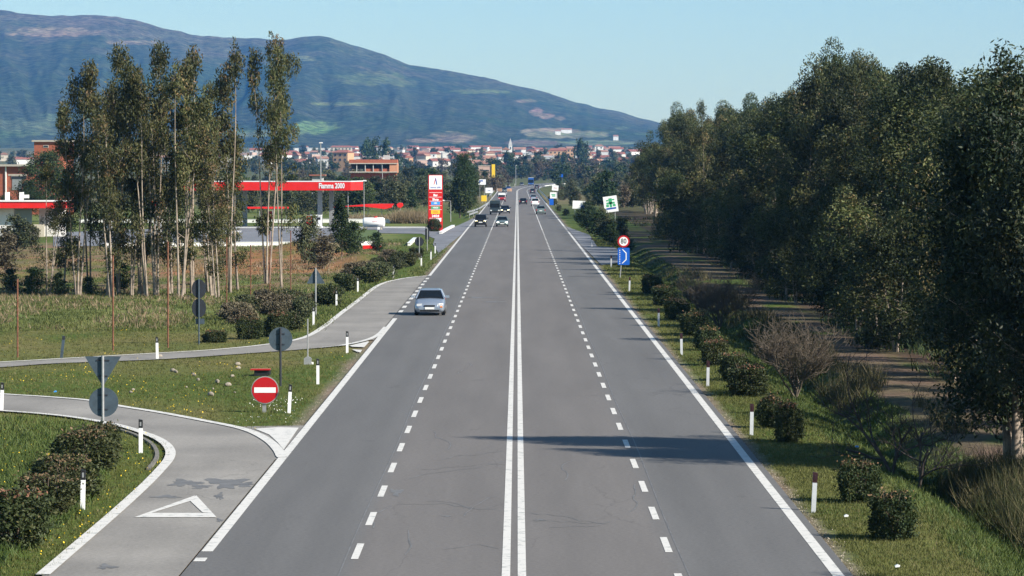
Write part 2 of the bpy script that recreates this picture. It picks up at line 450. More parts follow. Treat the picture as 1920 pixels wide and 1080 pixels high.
tcv = hn.nodes.new('ShaderNodeTexCoord'); hn.links.new(tcv.outputs['Object'], vo_.inputs['Vector']); hn.links.new(vo_.outputs['Distance'], vr.inputs['Value'])
vs_ = hn.nodes.new('ShaderNodeVectorMath'); vs_.operation = 'SCALE'; bs_ = hn.nodes['Principled BSDF']
src = bs_.inputs['Base Color'].links[0].from_socket; hn.links.new(src, vs_.inputs[0]); hn.links.new(vr.outputs[0], vs_.inputs['Scale']); hn.links.new(vs_.outputs[0], bs_.inputs['Base Color'])
for n_ in M['hill'].node_tree.nodes:
    if n_.type == 'BUMP': n_.inputs['Distance'].default_value = 9.0

# ------------------------------------------------------------------ terrain
def cx(y):
    """the road's centre line"""
    y = np.asarray(y, dtype=np.float64)
    t = np.clip(y - 1240, 0, None)
    return t * t / (2 * 9500.0)

def gz(x, y):
    x = np.asarray(x, dtype=np.float64); y = np.asarray(y, dtype=np.float64)
    z = -0.05 + 0 * x
    z = z + 0.01 * np.clip(y - 1900, 0, None)
    # ditch between the right verge and the dirt track
    f = 1 - sstep(380, 440, y)
    z = z - 0.75 * np.exp(-((x - 12.0) / 1.0) ** 2) * f - 0.12 * sstep(9.5, 11, x) * f
    z = z + (fbm(x * .35, y * .15, 3, 5) - .5) * 0.35 * sstep(8.8, 10.5, x) * (1 - sstep(13.2, 14.2, x)) * f
    z = z + (fbm(x * .2, y * .1, 3, 9) - .45) * 0.8 * sstep(18.5, 22, x)
    # the field left of the slip roads
    m = sstep(-13.5, -17, x) * sstep(188, 205, y) * (1 - sstep(330, 380, y))
    z = z + (fbm(x * .12, y * .04, 4, 3) - .6) * 0.9 * m
    # spoil heaps of red earth behind the grove
    z = z + 1.0 * np.exp(-((x + 21.5) / 3.0) ** 2 - ((y - 365) / 14) ** 2) + 0.8 * np.exp(-((x + 13.5) / 3.2) ** 2 - ((y - 318) / 10) ** 2)
    # rough ground rising by the wood
    z = z + 0.7 * sstep(30, 60, x) * (1 - sstep(1700, 1900, y))
    return z
def g(x, y): return float(gz(x, y))

def axis(parts):
    out = []
    for a, b, s_ in parts:
        n = max(1, int(round((b - a) / s_)))
        out += list(np.linspace(a, b, n, endpoint=False))
    out.append(parts[-1][1])
    return np.array(out)
xs = axis([(-2600, -400, 110), (-400, -100, 20), (-100, -40, 2.5), (-40, 40, 0.5), (40, 100, 2.5), (100, 400, 20), (400, 2600, 110)])
ys = axis([(-60, 60, 8), (60, 220, 0.8), (220, 480, 1.6), (480, 1000, 8), (1000, 2400, 25), (2400, 6400, 120)])
XX, YY = np.meshgrid(xs, ys)
ZZ = gz(XX, YY)
nx, ny = len(xs), len(ys)
idx = np.arange(nx * ny).reshape(ny, nx)
F = np.stack([idx[:-1, :-1], idx[:-1, 1:], idx[1:, 1:], idx[1:, :-1]], -1).reshape(-1, 4)
def mixc(c0, c1, t): return c0 * (1 - t[..., None]) + np.array(c1) * t[..., None]
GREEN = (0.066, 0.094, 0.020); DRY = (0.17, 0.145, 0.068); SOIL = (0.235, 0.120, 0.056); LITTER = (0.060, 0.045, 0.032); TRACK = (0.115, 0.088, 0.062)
n1 = fbm(XX * .18, YY * .05, 4, 1); n2 = fbm(XX * .5, YY * .16, 4, 2); n3 = fbm(XX * .01, YY * .003, 4, 4)
col = np.zeros(XX.shape + (3,)) + np.array((0.085, 0.095, 0.042))
col = mixc(col, (0.13, 0.115, 0.06), sstep(.45, .6, n3))
near = 1 - sstep(600, 900, YY)
col = mixc(col, GREEN, near)
col = mixc(col, (0.16, 0.135, 0.10), (1 - sstep(7.15, 7.5, np.abs(XX) - (n2 - .5) * .8)) * near)
leftf = sstep(-12, -16, XX) * sstep(186, 200, YY)
col = mixc(col, (0.125, 0.145, 0.05), leftf * sstep(.35, .62, n1) * near)
isl = sstep(-7, -7.6, XX) * sstep(112, 118, YY) * (1 - sstep(186, 200, YY))
col = mixc(col, (0.125, 0.12, 0.045), isl * sstep(.42, .6, n1) * .9)
col = mixc(col, (0.16, 0.115, 0.07), leftf * sstep(240, 262, YY) * (1 - sstep(400, 410, YY)) * sstep(.35, .55, n2) * near)
soil = leftf * sstep(272, 290, YY) * (1 - sstep(352, 375, YY)) * sstep(.36, .48, n1) * (.35 + .65 * sstep(-31, -25, XX))
col = mixc(col, SOIL, soil * sstep(-6, -9, XX))
# right side: mown verge, lush ditch, dirt track, litter under the wood
rf = 1 - sstep(440, 520, YY)
col = mixc(col, (0.10, 0.115, 0.032), sstep(7, 7.3, XX) * (1 - sstep(9.4, 10.2, XX)) * sstep(.35, .6, n2) * rf)
col = mixc(col, (0.10, 0.085, 0.045), sstep(11.5, 13, XX) * rf * sstep(.4, .55, n2))
trk = sstep(13.2, 13.8, XX) * (1 - sstep(16.6, 17.4, XX)) * rf
col = mixc(col, TRACK, trk * sstep(.30, .42, n2))
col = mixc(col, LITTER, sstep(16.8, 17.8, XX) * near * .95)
cattr = np.concatenate([col, np.ones(col.shape[:2] + (1,))], -1).reshape(-1, 4)
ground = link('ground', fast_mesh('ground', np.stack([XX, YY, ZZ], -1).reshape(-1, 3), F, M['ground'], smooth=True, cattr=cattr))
tag(ground, kind='structure')

# ------------------------------------------------------------------ hills
def px_of(x, y): return 970 + (x - 0.07) / y * FPX
CREST = [(-500, -40), (0, 20), (60, 27), (150, 30), (195, 29), (250, 38), (300, 52), (380, 66), (450, 72), (520, 75), (560, 72), (600, 69), (640, 77),
         (700, 97), (770, 122), (850, 135), (940, 152), (1000, 168), (1080, 192), (1150, 209), (1210, 222), (1245, 232), (1320, 252), (1420, 276), (1600, 296), (2300, 304)]
pxs = np.linspace(-500, 2300, 700); Ds = np.concatenate([np.linspace(5600, 9000, 260), np.linspace(9050, 10500, 8)])
PX, DD = np.meshgrid(pxs, Ds)
crest_y = np.interp(PX, [c[0] for c in CREST], [c[1] for c in CREST])
crest_y = crest_y - (fbm(PX / 40, PX * 0, 3, 11) - .5) * 8
t = np.clip((DD - 5700) / 3300, 0, 1)
# angle picture: from the foot line to the crest line, with spurs and gullies
foot_y = 276 + 0 * PX
warp = (fbm(PX / 260, t * 1.3, 3, 21) - .5) * 1.6
rid = 1 - np.abs(2 * fbm(PX / 110 + warp, t * 1.1 + 3, 6, 31) - 1)
prof = t ** 1.25
zc = CAMH + (313 - crest_y) / FPX * 9000
z0 = 0.01 * (5700 - 1900) - 3
Z = z0 + (np.maximum(zc, z0 + 2) - z0) * prof
amp = 36 * np.sin(PI * np.clip(t, 0, 1)) ** .8 * np.clip((zc - z0) / 350, .05, 1)
Z = Z + amp * (rid - .62) * 1.5
Z = np.where(DD > 9000, Z - (DD - 9000) * .35, Z)
XM = 0.07 + (PX - 970) / FPX * DD
PYV = 313 - (Z - CAMH) / DD * FPX          # where a slope point is seen, only to place its fields
base = np.zeros(XM.shape + (3,)) + np.array((0.036, 0.047, 0.026))
nn = fbm(XM / 300, DD / 500, 5, 41); nf = fbm(XM / 60, DD / 110, 4, 43)
base = mixc(base, (0.030, 0.046, 0.020), sstep(.5, .62, nn))
base = mixc(base, (0.095, 0.082, 0.062), sstep(.62, 1.0, t + (nf - .5) * .5) * sstep(700, 300, PX) * .8)
base = mixc(base, (0.085, 0.082, 0.055), sstep(.72, 1.0, t + (nf - .5) * .6) * .5)
def patch(bx, cxp, cyp, rx, ry, colr_, soft=.5, seed=0):
    d = ((PX - cxp) / rx) ** 2 + ((PYV - cyp) / ry) ** 2 + (fbm(PX / 14, PYV / 6, 3, 50 + seed) - .5) * 1.5
    return mixc(bx, colr_, 1 - sstep(1 - soft, 1 + soft * .3, d))
GF = (0.065, 0.088, 0.042); BF = (0.14, 0.115, 0.08)
for k, (a, b_, c_, d_, q) in enumerate([(60, 238, 70, 16, GF), (120, 222, 60, 10, GF), (20, 252, 50, 7, GF), (590, 240, 45, 14, (.09, .14, .05)), (470, 250, 90, 8, (.10, .13, .06)),
        (700, 148, 70, 14, (.075, .092, .04)), (760, 155, 30, 8, (.075, .092, .04)), (850, 258, 44, 11, BF), (790, 264, 30, 5, BF), (1005, 210, 16, 8, (.18, .13, .10)), (1025, 218, 16, 5, (.18, .13, .10)),
        (1050, 222, 10, 4, BF), (985, 190, 20, 4, BF), (1000, 268, 60, 7, (.12, .105, .08)), (1060, 252, 90, 8, (.15, .15, .09)), (1030, 244, 50, 5, (.2, .17, .12)), (1165, 240, 12, 3, GF), (1205, 251, 14, 3, GF), (1120, 268, 80, 5, (.1, .13, .07)), (640, 195, 60, 4, (.1, .12, .05)), (900, 172, 60, 5, (.1, .12, .05)),
        (250, 80, 60, 5, BF), (100, 60, 90, 10, (.17, .14, .09)), (560, 110, 40, 6, (.11, .12, .06))]):
    base = patch(base, a, b_, c_, d_, q, seed=k)
nm = XM.shape
ii = np.arange(XM.size).reshape(nm)
F = np.stack([ii[:-1, :-1], ii[:-1, 1:], ii[1:, 1:], ii[1:, :-1]], -1).reshape(-1, 4)
ca = np.concatenate([base, np.ones(nm + (1,))], -1).reshape(-1, 4)
hills = link('hills', fast_mesh('hills', np.stack([XM, DD, Z], -1).reshape(-1, 3), F, M['hill'], smooth=True, cattr=ca))
tag(hills, kind='structure')
def hill_at(px, py):
    """point of the slope seen at px,py"""
    j = int(np.argmin(abs(pxs - px)))
    colz = PYV[:260, j]; i = int(np.argmin(abs(colz - py)))
    return Vector((XM[i, j], DD[i, j], Z[i, j]))

# ------------------------------------------------------------------ roads
def ribbon(name, offs, y0, y1, step, z, m_, kind='structure'):
    ys_ = axis([(y0, y1, step)])
    V = []; F_ = []
    c_ = cx(ys_)
    n = len(offs)
    for i, y in enumerate(ys_):
        for o in offs: V.append((c_[i] + o, y, z))
    for i in range(len(ys_) - 1):
        for k in range(n - 1): F_.append((i * n + k, i * n + k + 1, (i + 1) * n + k + 1, (i + 1) * n + k))
    return tag(link(name, fast_mesh(name, V, F_, m_)), kind=kind)
ribbon('road', [-6.86, -3.4, 0, 3.4, 6.98], 30, 1960, 20, 0.0, M['asphalt'])

def smooth(pts, n=8):
    pts = [Vector(p) for p in pts]; out = []
    for i in range(len(pts) - 1):
        p0 = pts[max(i - 1, 0)]; p1 = pts[i]; p2 = pts[i + 1]; p3 = pts[min(i + 2, len(pts) - 1)]
        for k in range(n):
            t_ = k / n
            out.append(0.5 * ((2 * p1) + (p2 - p0) * t_ + (2 * p0 - 5 * p1 + 4 * p2 - p3) * t_ ** 2 + (3 * p1 - p0 - 3 * p2 + p3) * t_ ** 3))
    out.append(pts[-1]); return out

def poly_sheet(name, pts, z, m_, kind='structure'):
    from mathutils.geometry import tessellate_polygon
    pts = [Vector((p[0], p[1], z)) for p in pts]
    tr = tessellate_polygon([pts])
    fs = []
    for a, b_, c_ in tr:
        nrm = (pts[b_] - pts[a]).cross(pts[c_] - pts[a])
        fs.append((a, b_, c_) if nrm.z > 0 else (a, c_, b_))
    return tag(link(name, fast_mesh(name, [tuple(p) for p in pts], fs, m_)), kind=kind)

def pxpts(lst, n=6):
    return smooth([P(*q) for q in lst], n)

SZ = [0.006]
def stripe(mb, pts, wds, z=None):
    z = SZ[0]; SZ[0] += 0.00006
    if not isinstance(wds, (list, tuple)): wds = [wds] * len(pts)
    n = len(pts); L_ = []; R_ = []
    for i, p in enumerate(pts):
        d = (pts[min(i + 1, n - 1)] - pts[max(i - 1, 0)]); d.z = 0; d.normalize()
        q = Vector((-d.y, d.x, 0)) * wds[i] / 2
        L_.append((p.x + q.x, p.y + q.y, z)); R_.append((p.x - q.x, p.y - q.y, z))
    mb.add(L_ + R_, [(i, n + i, n + i + 1, i + 1) for i in range(n - 1)])

# entry slip road (lower left)
kerb_px = [(40, 1110), (80, 1078), (150, 1018), (215, 962), (270, 912), (303, 878), (318, 858), (318, 842), (302, 826), (270, 812), (220, 797), (150, 784), (80, 776), (0, 770), (-120, 762)]
up_px = [(-120, 728), (0, 738), (80, 743), (165, 750), (225, 761), (300, 773), (380, 788), (440, 800), (475, 811), (503, 827), (519, 843), (526, 856)]
ent = pxpts(kerb_px) + pxpts(up_px) + [Vector((-6.9, 104, 0)), Vector((-6.9, 30, 0)), Vector((-9.6, 30, 0))]
poly_sheet('slip_road', ent, -0.008, M['asphalt_ramp'])
# exit slip road (further away)
top_px = [(804, 517), (780, 519), (752, 523), (722, 530), (700, 541), (672, 563), (640, 587), (605, 614), (567, 634), (500, 646), (400, 656), (300, 662), (160, 670), (0, 679), (-160, 686)]
low_px = [(-160, 696), (0, 688), (100, 681), (300, 673), (450, 663), (560, 655), (633, 648), (660, 643), (690, 637)]
ex_top = pxpts(top_px); ex_low = pxpts(low_px)
poly_sheet('slip_road', ex_top + ex_low + [Vector((-6.9, P(690, 637).y, 0)), Vector((-6.9, P(700, 630).y, 0)), Vector((-6.9, P(804, 517).y, 0))], -0.008, M['asphalt_ramp'])
# side turnings: petrol station approach on the left, lay-by on the right
poly_sheet('forecourt', [P(*q) for q in [(796, 497), (846, 455), (884, 424), (905, 402), (890, 408), (862, 421), (835, 431), (800, 425), (560, 424), (250, 430), (100, 436), (100, 462), (380, 458), (600, 456), (705, 449), (715, 437), (790, 438), (815, 447), (812, 458), (822, 474)]], -0.008, M['asphalt_old'])
poly_sheet('side_road', [P(*q) for q in [(1105, 474), (1128, 497), (1170, 492), (1170, 473), (1150, 463), (1120, 462), (1105, 440), (1060, 424), (1052, 424)]], -0.008, M['asphalt_old'])

# painted lines
mk = MB()
def long_line(o, y0, y1, wd, step=25):
    ys_ = axis([(y0, y1, step)])
    stripe(mk, [Vector((float(cx(y)) + o, y, 0)) for y in ys_], wd)
for s_ in (-1, 1): long_line(s_ * 0.165 - 0.0, 35, 1950, 0.175)
long_line(6.67, 35, 470, 0.24)
long_line(6.67, 512, 1950, 0.24)
for k in range(6): long_line(6.67, 472 + 6.6 * k, 475 + 6.6 * k, 0.24, 5)
long_line(-6.71, 79.0, P(740, 597).y, 0.25)
long_line(-6.71, 77.0, 77.7, 0.25, 1)
long_line(-6.71, P(804, 517).y, 1950, 0.22)
y = P(740, 590).y + 3.0
while y < P(800, 521).y - 2:
    long_line(-6.71, y, y + 3.2, 0.25, 3.5); y += 6.9
y = 71.5
while y < 480:
    long_line(3.38, y, y + 3.2, 0.16, 4); long_line(-3.42, y - 1.4, y + 1.8, 0.16, 4); y += 7.35
long_line(3.38, 481, 1950, 0.12); long_line(-3.42, 481, 1950, 0.12)
# slip-road edge lines
pl = pxpts(kerb_px[1:]); stripe(mk, [p + Vector((0.0, 0, 0)) for p in pl], 0.30)
pl = pxpts(up_px)
stripe(mk, [p + Vector((0.05, -0.2, 0)) for p in pl[:-1]] + [Vector((-6.71, P(528, 858).y, 0))], 0.32)
pl = pxpts(top_px); stripe(mk, pl, 0.3)
stripe(mk, pxpts([(640, 648), (670, 642), (695, 635), (712, 626), (724, 613)]), 0.28)
stripe(mk, pxpts([(600, 652), (640, 648)]), 0.12)
# painted noses of the islands
def ppoly(lst, z=0.003):
    pts = [P(*q) for q in lst]; mk.add([(p.x, p.y, z) for p in pts], [tuple(range(len(pts)))[::-1]])
def ppoly2(lst, z=0.004):
    pts = [P(*q) for q in lst]
    a = sum((pts[i].x * pts[(i + 1) % len(pts)].y - pts[(i + 1) % len(pts)].x * pts[i].y) for i in range(len(pts)))
    if a < 0: pts = pts[::-1]
    mk.add([(p.x, p.y, z) for p in pts], [tuple(range(len(pts)))])
poly_sheet('asphalt_nose', [P(*q) for q in [(440, 799), (500, 798), (575, 797), (531, 862), (505, 830), (470, 812)]], -0.012, M['asphalt_ramp'])
ppoly2([(478, 804), (522, 801), (560, 802), (532, 843), (520, 829), (505, 815)])
ppoly2([(655, 648), (690, 640), (692, 641), (683, 651), (660, 650)])
ppoly2([(660, 655), (679, 656), (676, 661), (668, 659)])
# give-way triangle
ppoly2([(252, 970), (406, 970), (394, 962), (284, 962)], 0.005)
ppoly2([(252, 970), (284, 962), (358, 939), (366, 929)], 0.005)
ppoly2([(406, 970), (394, 962), (380, 961), (355, 938), (368, 929)], 0.0055)
tag(mk.build('road_markings', M['marking']), kind='structure')

# oil stains and patched asphalt on the slip road and carriageway
M['stain'] = mat('oil_stain', (0.135, 0.13, 0.124), 0.6, vary=0.3, scale=1.5)
def blot(mb, px, py, wx, wy, seed, z):
    z += seed * .0001
    rg = np.random.default_rng(seed); c_ = P(px, py); n = 26
    vs = []
    for k in range(n):
        a = 2 * PI * k / n
        rr = 1 + .35 * math.sin(3 * a + seed) + .25 * math.sin(7 * a + seed * 2) + rg.uniform(-.18, .18)
        e_ = P(px + wx * rr * math.cos(a), py + wy * rr * math.sin(a)); vs.append((e_.x, e_.y, z))
    c0 = (c_.x, c_.y, z)
    mb.add([c0] + vs, [(0, 1 + (k + 1) % n, 1 + k) for k in range(n)])
st = MB()
for q in [(345, 905, 26, 6, 1), (375, 912, 16, 4, 2), (425, 905, 32, 9, 3), (455, 908, 20, 4, 4), (412, 930, 7, 6, 5), (312, 931, 24, 2.5, 6), (200, 1062, 16, 4, 7), (412, 975, 6, 3, 8)]:
    blot(st, *q, -0.0035)
for q in [(743, 923, 10, 6, 9), (1012, 975, 10, 1.4, 12), (900, 558, 24, 1.0, 14), (925, 566, 18, .8, 15), (838, 968, 8, 1.0, 16)]:
    blot(st, *q, 0.0035)
def crack(x, y, ang, n, seed, wd=.045, z=.0042):
    rg = random.Random(seed); pts = [Vector((x, y, 0))]; a = ang
    for k in range(n):
        a += rg.uniform(-.7, .7); a = ang + (a - ang) * .8; pts.append(pts[-1] + Vector((math.cos(a) * .22, math.sin(a) * .9, 0)))
    SZ[0], keep = z + seed * .00002, SZ[0]; stripe(st, pts, [wd * rg.uniform(.5, 1.2) for _ in pts]); SZ[0] = keep
for k, (px, py, a, n) in enumerate([(760, 900, .3, 14), (790, 880, .2, 12), (830, 862, .1, 12), (745, 945, .2, 12), (800, 940, .4, 10), (840, 842, 1.2, 9), (700, 990, 1.3, 7), (870, 968, 1.6, 7), (995, 962, -.2, 9), (1000, 978, .2, 8), (1030, 990, .1, 7), (760, 1040, 1.4, 6), (830, 1030, .2, 6), (1060, 900, 1.5, 8), (1180, 960, 1.3, 9), (860, 700, 1.2, 9), (1040, 740, .1, 8), (905, 560, .1, 9)]):
    p = P(px, py); crack(p.x, p.y, a, n, k)
SZ[0], keep_ = .0035, SZ[0]
for o_ in (-3.60, 3.62):
    stripe(st, [Vector((o_ + .03 * math.sin(y_ * .13), y_, 0)) for y_ in range(40, 470, 6)], .035)
SZ[0] = keep_
tag(st.build('road_stains', M['stain']), kind='structure')

# flush dark strip standing for the dark gap at the kerb, inner bend
M['kerb_gap_dark'] = mat('kerb_gap_dark', (0.16, 0.15, 0.13), .9, vary=.4, scale=6)
kb = MB()
kp = pxpts([(238, 803), (270, 813), (300, 828), (313, 843), (314, 858), (300, 878)])
for i in range(len(kp) - 1):
    a, b_ = kp[i] + Vector((-.32, 0, 0)), kp[i + 1] + Vector((-.32, 0, 0)); d = b_ - a
    kb.box(((a.x + b_.x) / 2, (a.y + b_.y) / 2, -0.02), (d.length + .03, 0.12, 0.06), rz=math.atan2(d.y, d.x))
tag(kb.build('kerb', M['kerb_gap_dark'], loc=(0, 0, 0)), 'flush dark strip for the kerb gap round the inner bend of the slip road', 'kerb')

# ------------------------------------------------------------------ leaves, trunks, trees
def leaf_quads(c, ln, wd, rg, droop=0.0, up=0.0):
    """one rhombic leaf per centre"""
    n = len(c)
    u = rg.normal(size=(n, 3)); u[:, 2] += -droop + up; u /= np.linalg.norm(u, axis=1)[:, None]
    v = np.cross(u, rg.normal(size=(n, 3))); v /= np.linalg.norm(v, axis=1)[:, None] + 1e-9
    ln = (ln * rg.uniform(.6, 1.3, n))[:, None]; wd = (wd * rg.uniform(.7, 1.3, n))[:, None]
    V = np.stack([c - u * ln / 2, c + v * wd / 2, c + u * ln / 2, c - v * wd / 2], 1).reshape(-1, 3)
    return V, np.arange(4 * n).reshape(n, 4)

def tubes_mesh(name, segs, m_, sides=5):
    V = []; F_ = []; b0 = 0
    for pts, rad in segs:
        pts = np.array([tuple(p) for p in pts]); n = len(pts)
        tn = np.gradient(pts, axis=0); tn /= np.linalg.norm(tn, axis=1)[:, None] + 1e-9
        a = np.cross(tn, np.array((0.31, 0.87, 0.05))); a /= np.linalg.norm(a, axis=1)[:, None] + 1e-9
        b_ = np.cross(tn, a)
        for i in range(n):
            for k in range(sides):
                an = 2 * PI * k / sides
                V.append(pts[i] + (a[i] * math.cos(an) + b_[i] * math.sin(an)) * rad[i])
        for i in range(n - 1):
            for k in range(sides):
                F_.append((b0 + i * sides + k, b0 + i * sides + (k + 1) % sides, b0 + (i + 1) * sides + (k + 1) % sides, b0 + (i + 1) * sides + k))
        b0 += n * sides
    return fast_mesh(name, V, F_, m_, smooth=True)

def make_tree(seed, H, spread, base_frac, n_limbs, n_leaves, leaf, clump, droop=1.0, trunks=1, prof='euc', lm='leaf_euc', bark='bark_pale', tr=None, rise=(35, 65), sq=1.0, lean=0.04, wl=0.33, gap=0.0, tv=.13, low=0.0, few=False):
    rg = np.random.default_rng(seed)
    segs = []; clumps = []
    for tk in range(trunks):
        th = H * (1 if tk == 0 else rg.uniform(.7, .97))
        r0 = (tr or H * .012) * rg.uniform(.8, 1.1)
        az = rg.uniform(0, 2 * PI); off = 0 if tk == 0 else rg.uniform(.2, .6) * spread * .5
        bx, by = math.cos(az) * off * .35, math.sin(az) * off * .35
        lx, ly = (math.cos(az) * lean * (1 + tk), math.sin(az) * lean * (1 + tk))
        n = 10; ph = rg.uniform(0, 6, 2)
        def tp(t_):
            return np.array((bx + lx * th * t_ + math.sin(t_ * 5 + ph[0]) * .012 * th * t_, by + ly * th * t_ + math.cos(t_ * 4 + ph[1]) * .012 * th * t_, th * t_))
        segs.append(([tp(i / n * .97) for i in range(n + 1)], [r0 * (1.25 if i == 0 else 1) * (1 - i / n * .93) for i in range(n + 1)]))
        nl = max(3, n_limbs // trunks)
        for i in range(nl):
            t_ = base_frac + (0.97 - base_frac) * (i + rg.uniform(.1, .9)) / nl
            u_ = (t_ - base_frac) / (1 - base_frac)
            if rg.random() < gap or (low and t_ < .5 and rg.random() < low): continue
            if prof == 'euc': pr = (.55 + .6 * math.sin(PI * min(1, u_ * 1.05))) * (1 - .45 * u_)
            elif prof == 'round': pr = math.sqrt(max(.05, 1 - (2 * u_ - .8) ** 2 / 1.5))
            elif prof == 'cone': pr = 1.08 - u_
            else: pr = .9
            Ln = spread * pr * rg.uniform(.65, 1.2)
            a = i * 2.4 + rg.uniform(-.5, .5); e_ = R(rg.uniform(*rise))
            s0 = tp(t_); d = np.array((math.cos(a) * math.cos(e_), math.sin(a) * math.cos(e_), math.sin(e_)))
            hx = Ln
            pts = [s0]; dd = d.copy()
            for q in range(4):
                dd = dd + rg.normal(size=3) * .16 + np.array((0, 0, .05 if q < 2 else -.12 * droop)); dd /= np.linalg.norm(dd)
                pts.append(pts[-1] + dd * hx / 4)
            rr = r0 * (1 - t_ * .8) * .5
            segs.append((pts, [rr, rr * .75, rr * .55, rr * .35, rr * .15]))
            for q in range(2, 5):
                if not few or q == 4 or (q == 2 and rg.random() < .5): clumps.append((pts[q] + rg.normal(size=3) * clump * .3, clump * rg.uniform(.6, 1.15)))
                if q < 4 and not (few and q == 2):
                    a2 = rg.normal(size=3); a2[2] = abs(a2[2]) * .6; a2 /= np.linalg.norm(a2)
                    e2 = pts[q] + a2 * hx * .38
                    segs.append(([pts[q], (pts[q] + e2) / 2 + rg.normal(size=3) * .05, e2], [rr * .4, rr * .28, rr * .08]))
                    clumps.append((e2, clump * rg.uniform(.55, 1.0)))
        clumps.append((tp(.97), clump * .7)); clumps.append((tp(.93), clump * .8)); clumps.append((tp(1.0) + np.array((0, 0, .1)), clump * .45))
    w_ = np.array([c_[1] ** 2 for c_ in clumps]); w_ /= w_.sum()
    cc = []; tones = []
    for (p, r_), wi in zip(clumps, w_):
        k = max(6, int(n_leaves * wi))
        dv = rg.normal(size=(k, 3)); dv /= np.linalg.norm(dv, axis=1)[:, None]
        rad = r_ * (rg.uniform(.15, 1, k) ** .5 if not few else rg.uniform(.05, 1, k) ** .3)
        q = dv * rad[:, None] * np.array((1, 1, sq * (1.0 + .35 * droop)))
        q[:, 2] -= .25 * r_ * droop
        cc.append(p + q)
        ct = rg.normal(0, tv)
        brown = rg.random() < .07
        tones.append(np.clip(rg.normal(.42 + ct + (.3 if brown else 0), .17, k), 0, 1))
    cc = np.concatenate(cc); tones = np.concatenate(tones)
    ok = cc[:, 2] > .05 * H * (0.3 if base_frac < .1 else 1)
    cc = cc[ok]; tones = tones[ok]
    V, F_ = leaf_quads(cc, leaf, leaf * wl, rg, droop)
    crown = fast_mesh('crown', V, F_, M[lm], fattr=tones)
    trunk = tubes_mesh('trunk', segs, M[bark], 6 if H > 10 else 5)
    return {'crown': crown, 'trunk': trunk, 'H': H}

def bare_tree(seed, H, spread, levels=5, m_='twig', stems=3, thick=0.03):
    rg = np.random.default_rng(seed); segs = []
    def grow(p, d, ln, r_, lv):
        pts = [p]; q = d.copy()
        for k in range(3):
            q = q + rg.normal(size=3) * .15 + np.array((0, 0, .06)); q /= np.linalg.norm(q); pts.append(pts[-1] + q * ln / 3)
        segs.append((pts, [r_, r_ * .9, r_ * .78, r_ * .62]))
        if lv == 0: return
        for k in range(int(rg.integers(2, 5))):
            s_ = pts[1 + int(rg.integers(0, 3))]
            nd = q + rg.normal(size=3) * .55; nd[2] = abs(nd[2]) * .8 + .15; nd /= np.linalg.norm(nd)
            grow(s_, nd, ln * rg.uniform(.6, .9), max(r_ * .58, .007), lv - 1)
    for k in range(stems):
        a = 2 * PI * k / stems + rg.uniform(-.4, .4); e_ = R(rg.uniform(58, 82))
        d = np.array((math.cos(a) * math.cos(e_) * spread, math.sin(a) * math.cos(e_) * spread, math.sin(e_))); d /= np.linalg.norm(d)
        grow(np.array((0., 0., 0.)), d, H * .36, thick * rg.uniform(.7, 1.1), levels - 1)
    zs = max(max(p[2] for p in s_[0]) for s_ in segs); f = H / zs
    segs = [([p * f for p in s_[0]], s_[1]) for s_ in segs]
    big = [s_ for s_ in segs if s_[1][0] > thick * .45]; small = [s_ for s_ in segs if s_[1][0] <= thick * .45]
    return {'trunk': tubes_mesh('trunk', big, M[m_], 5), 'twigs': tubes_mesh('twigs', small, M[m_], 3), 'H': H}

def shrub_mesh(seed, w_, h_, n_leaves, leaf, lm, flat=True, top=None, droop=-.3):
    """clipped or loose bush: leaves crowded near the surface, short stems below"""
    rg = np.random.default_rng(seed)
    nb = 15; bl = []
    for k in range(nb):
        a = rg.uniform(0, 2 * PI); rr = rg.uniform(0, .36) * w_
        bl.append((math.cos(a) * rr, math.sin(a) * rr, rg.uniform(.20, .72) * h_, rg.uniform(.15, .28) * w_))
    cc = []; tn = []
    for (a, b_, c_, r_) in bl:
        k = n_leaves // nb
        dv = rg.normal(size=(k, 3)); dv /= np.linalg.norm(dv, axis=1)[:, None]
        rd = r_ * rg.uniform(.3, 1, k) ** .4 * (1 + .12 * rg.normal(size=k))
        q = dv * rd[:, None] * np.array((1, 1, h_ / w_ * 1.0)) + np.array((a, b_, c_)); cc.append(q); tn.append(np.clip(rg.normal(.45, .2, k) + rg.normal(0, .1), 0, .9))
    cc = np.concatenate(cc); tn = np.concatenate(tn)
    if flat:
        hi = cc[:, 2] > h_ * .93; cc[hi, 2] = h_ * rg.uniform(.86, .97, hi.sum())
        if top is not None: tn = np.where((cc[:, 2] > h_ * .84) & (rg.random(len(cc)) < top), 1.0, tn)
    cc[:, 2] = np.maximum(cc[:, 2], h_ * .06 + rg.uniform(0, .1, len(cc)))
    V, F_ = leaf_quads(cc, leaf, leaf * .5, rg, droop)
    segs = []
    for k in range(7):
        a = rg.uniform(0, 2 * PI); e_ = np.array((math.cos(a) * w_ * .3, math.sin(a) * w_ * .3, h_ * .8))
        segs.append(([np.zeros(3), e_ * .4 + rg.normal(size=3) * .03, e_], [.02 * w_, .014 * w_, .005 * w_]))
    return {'crown': fast_mesh('foliage', V, F_, M[lm], fattr=tn), 'trunk': tubes_mesh('stems', segs, M['bark'], 4), 'H': h_}

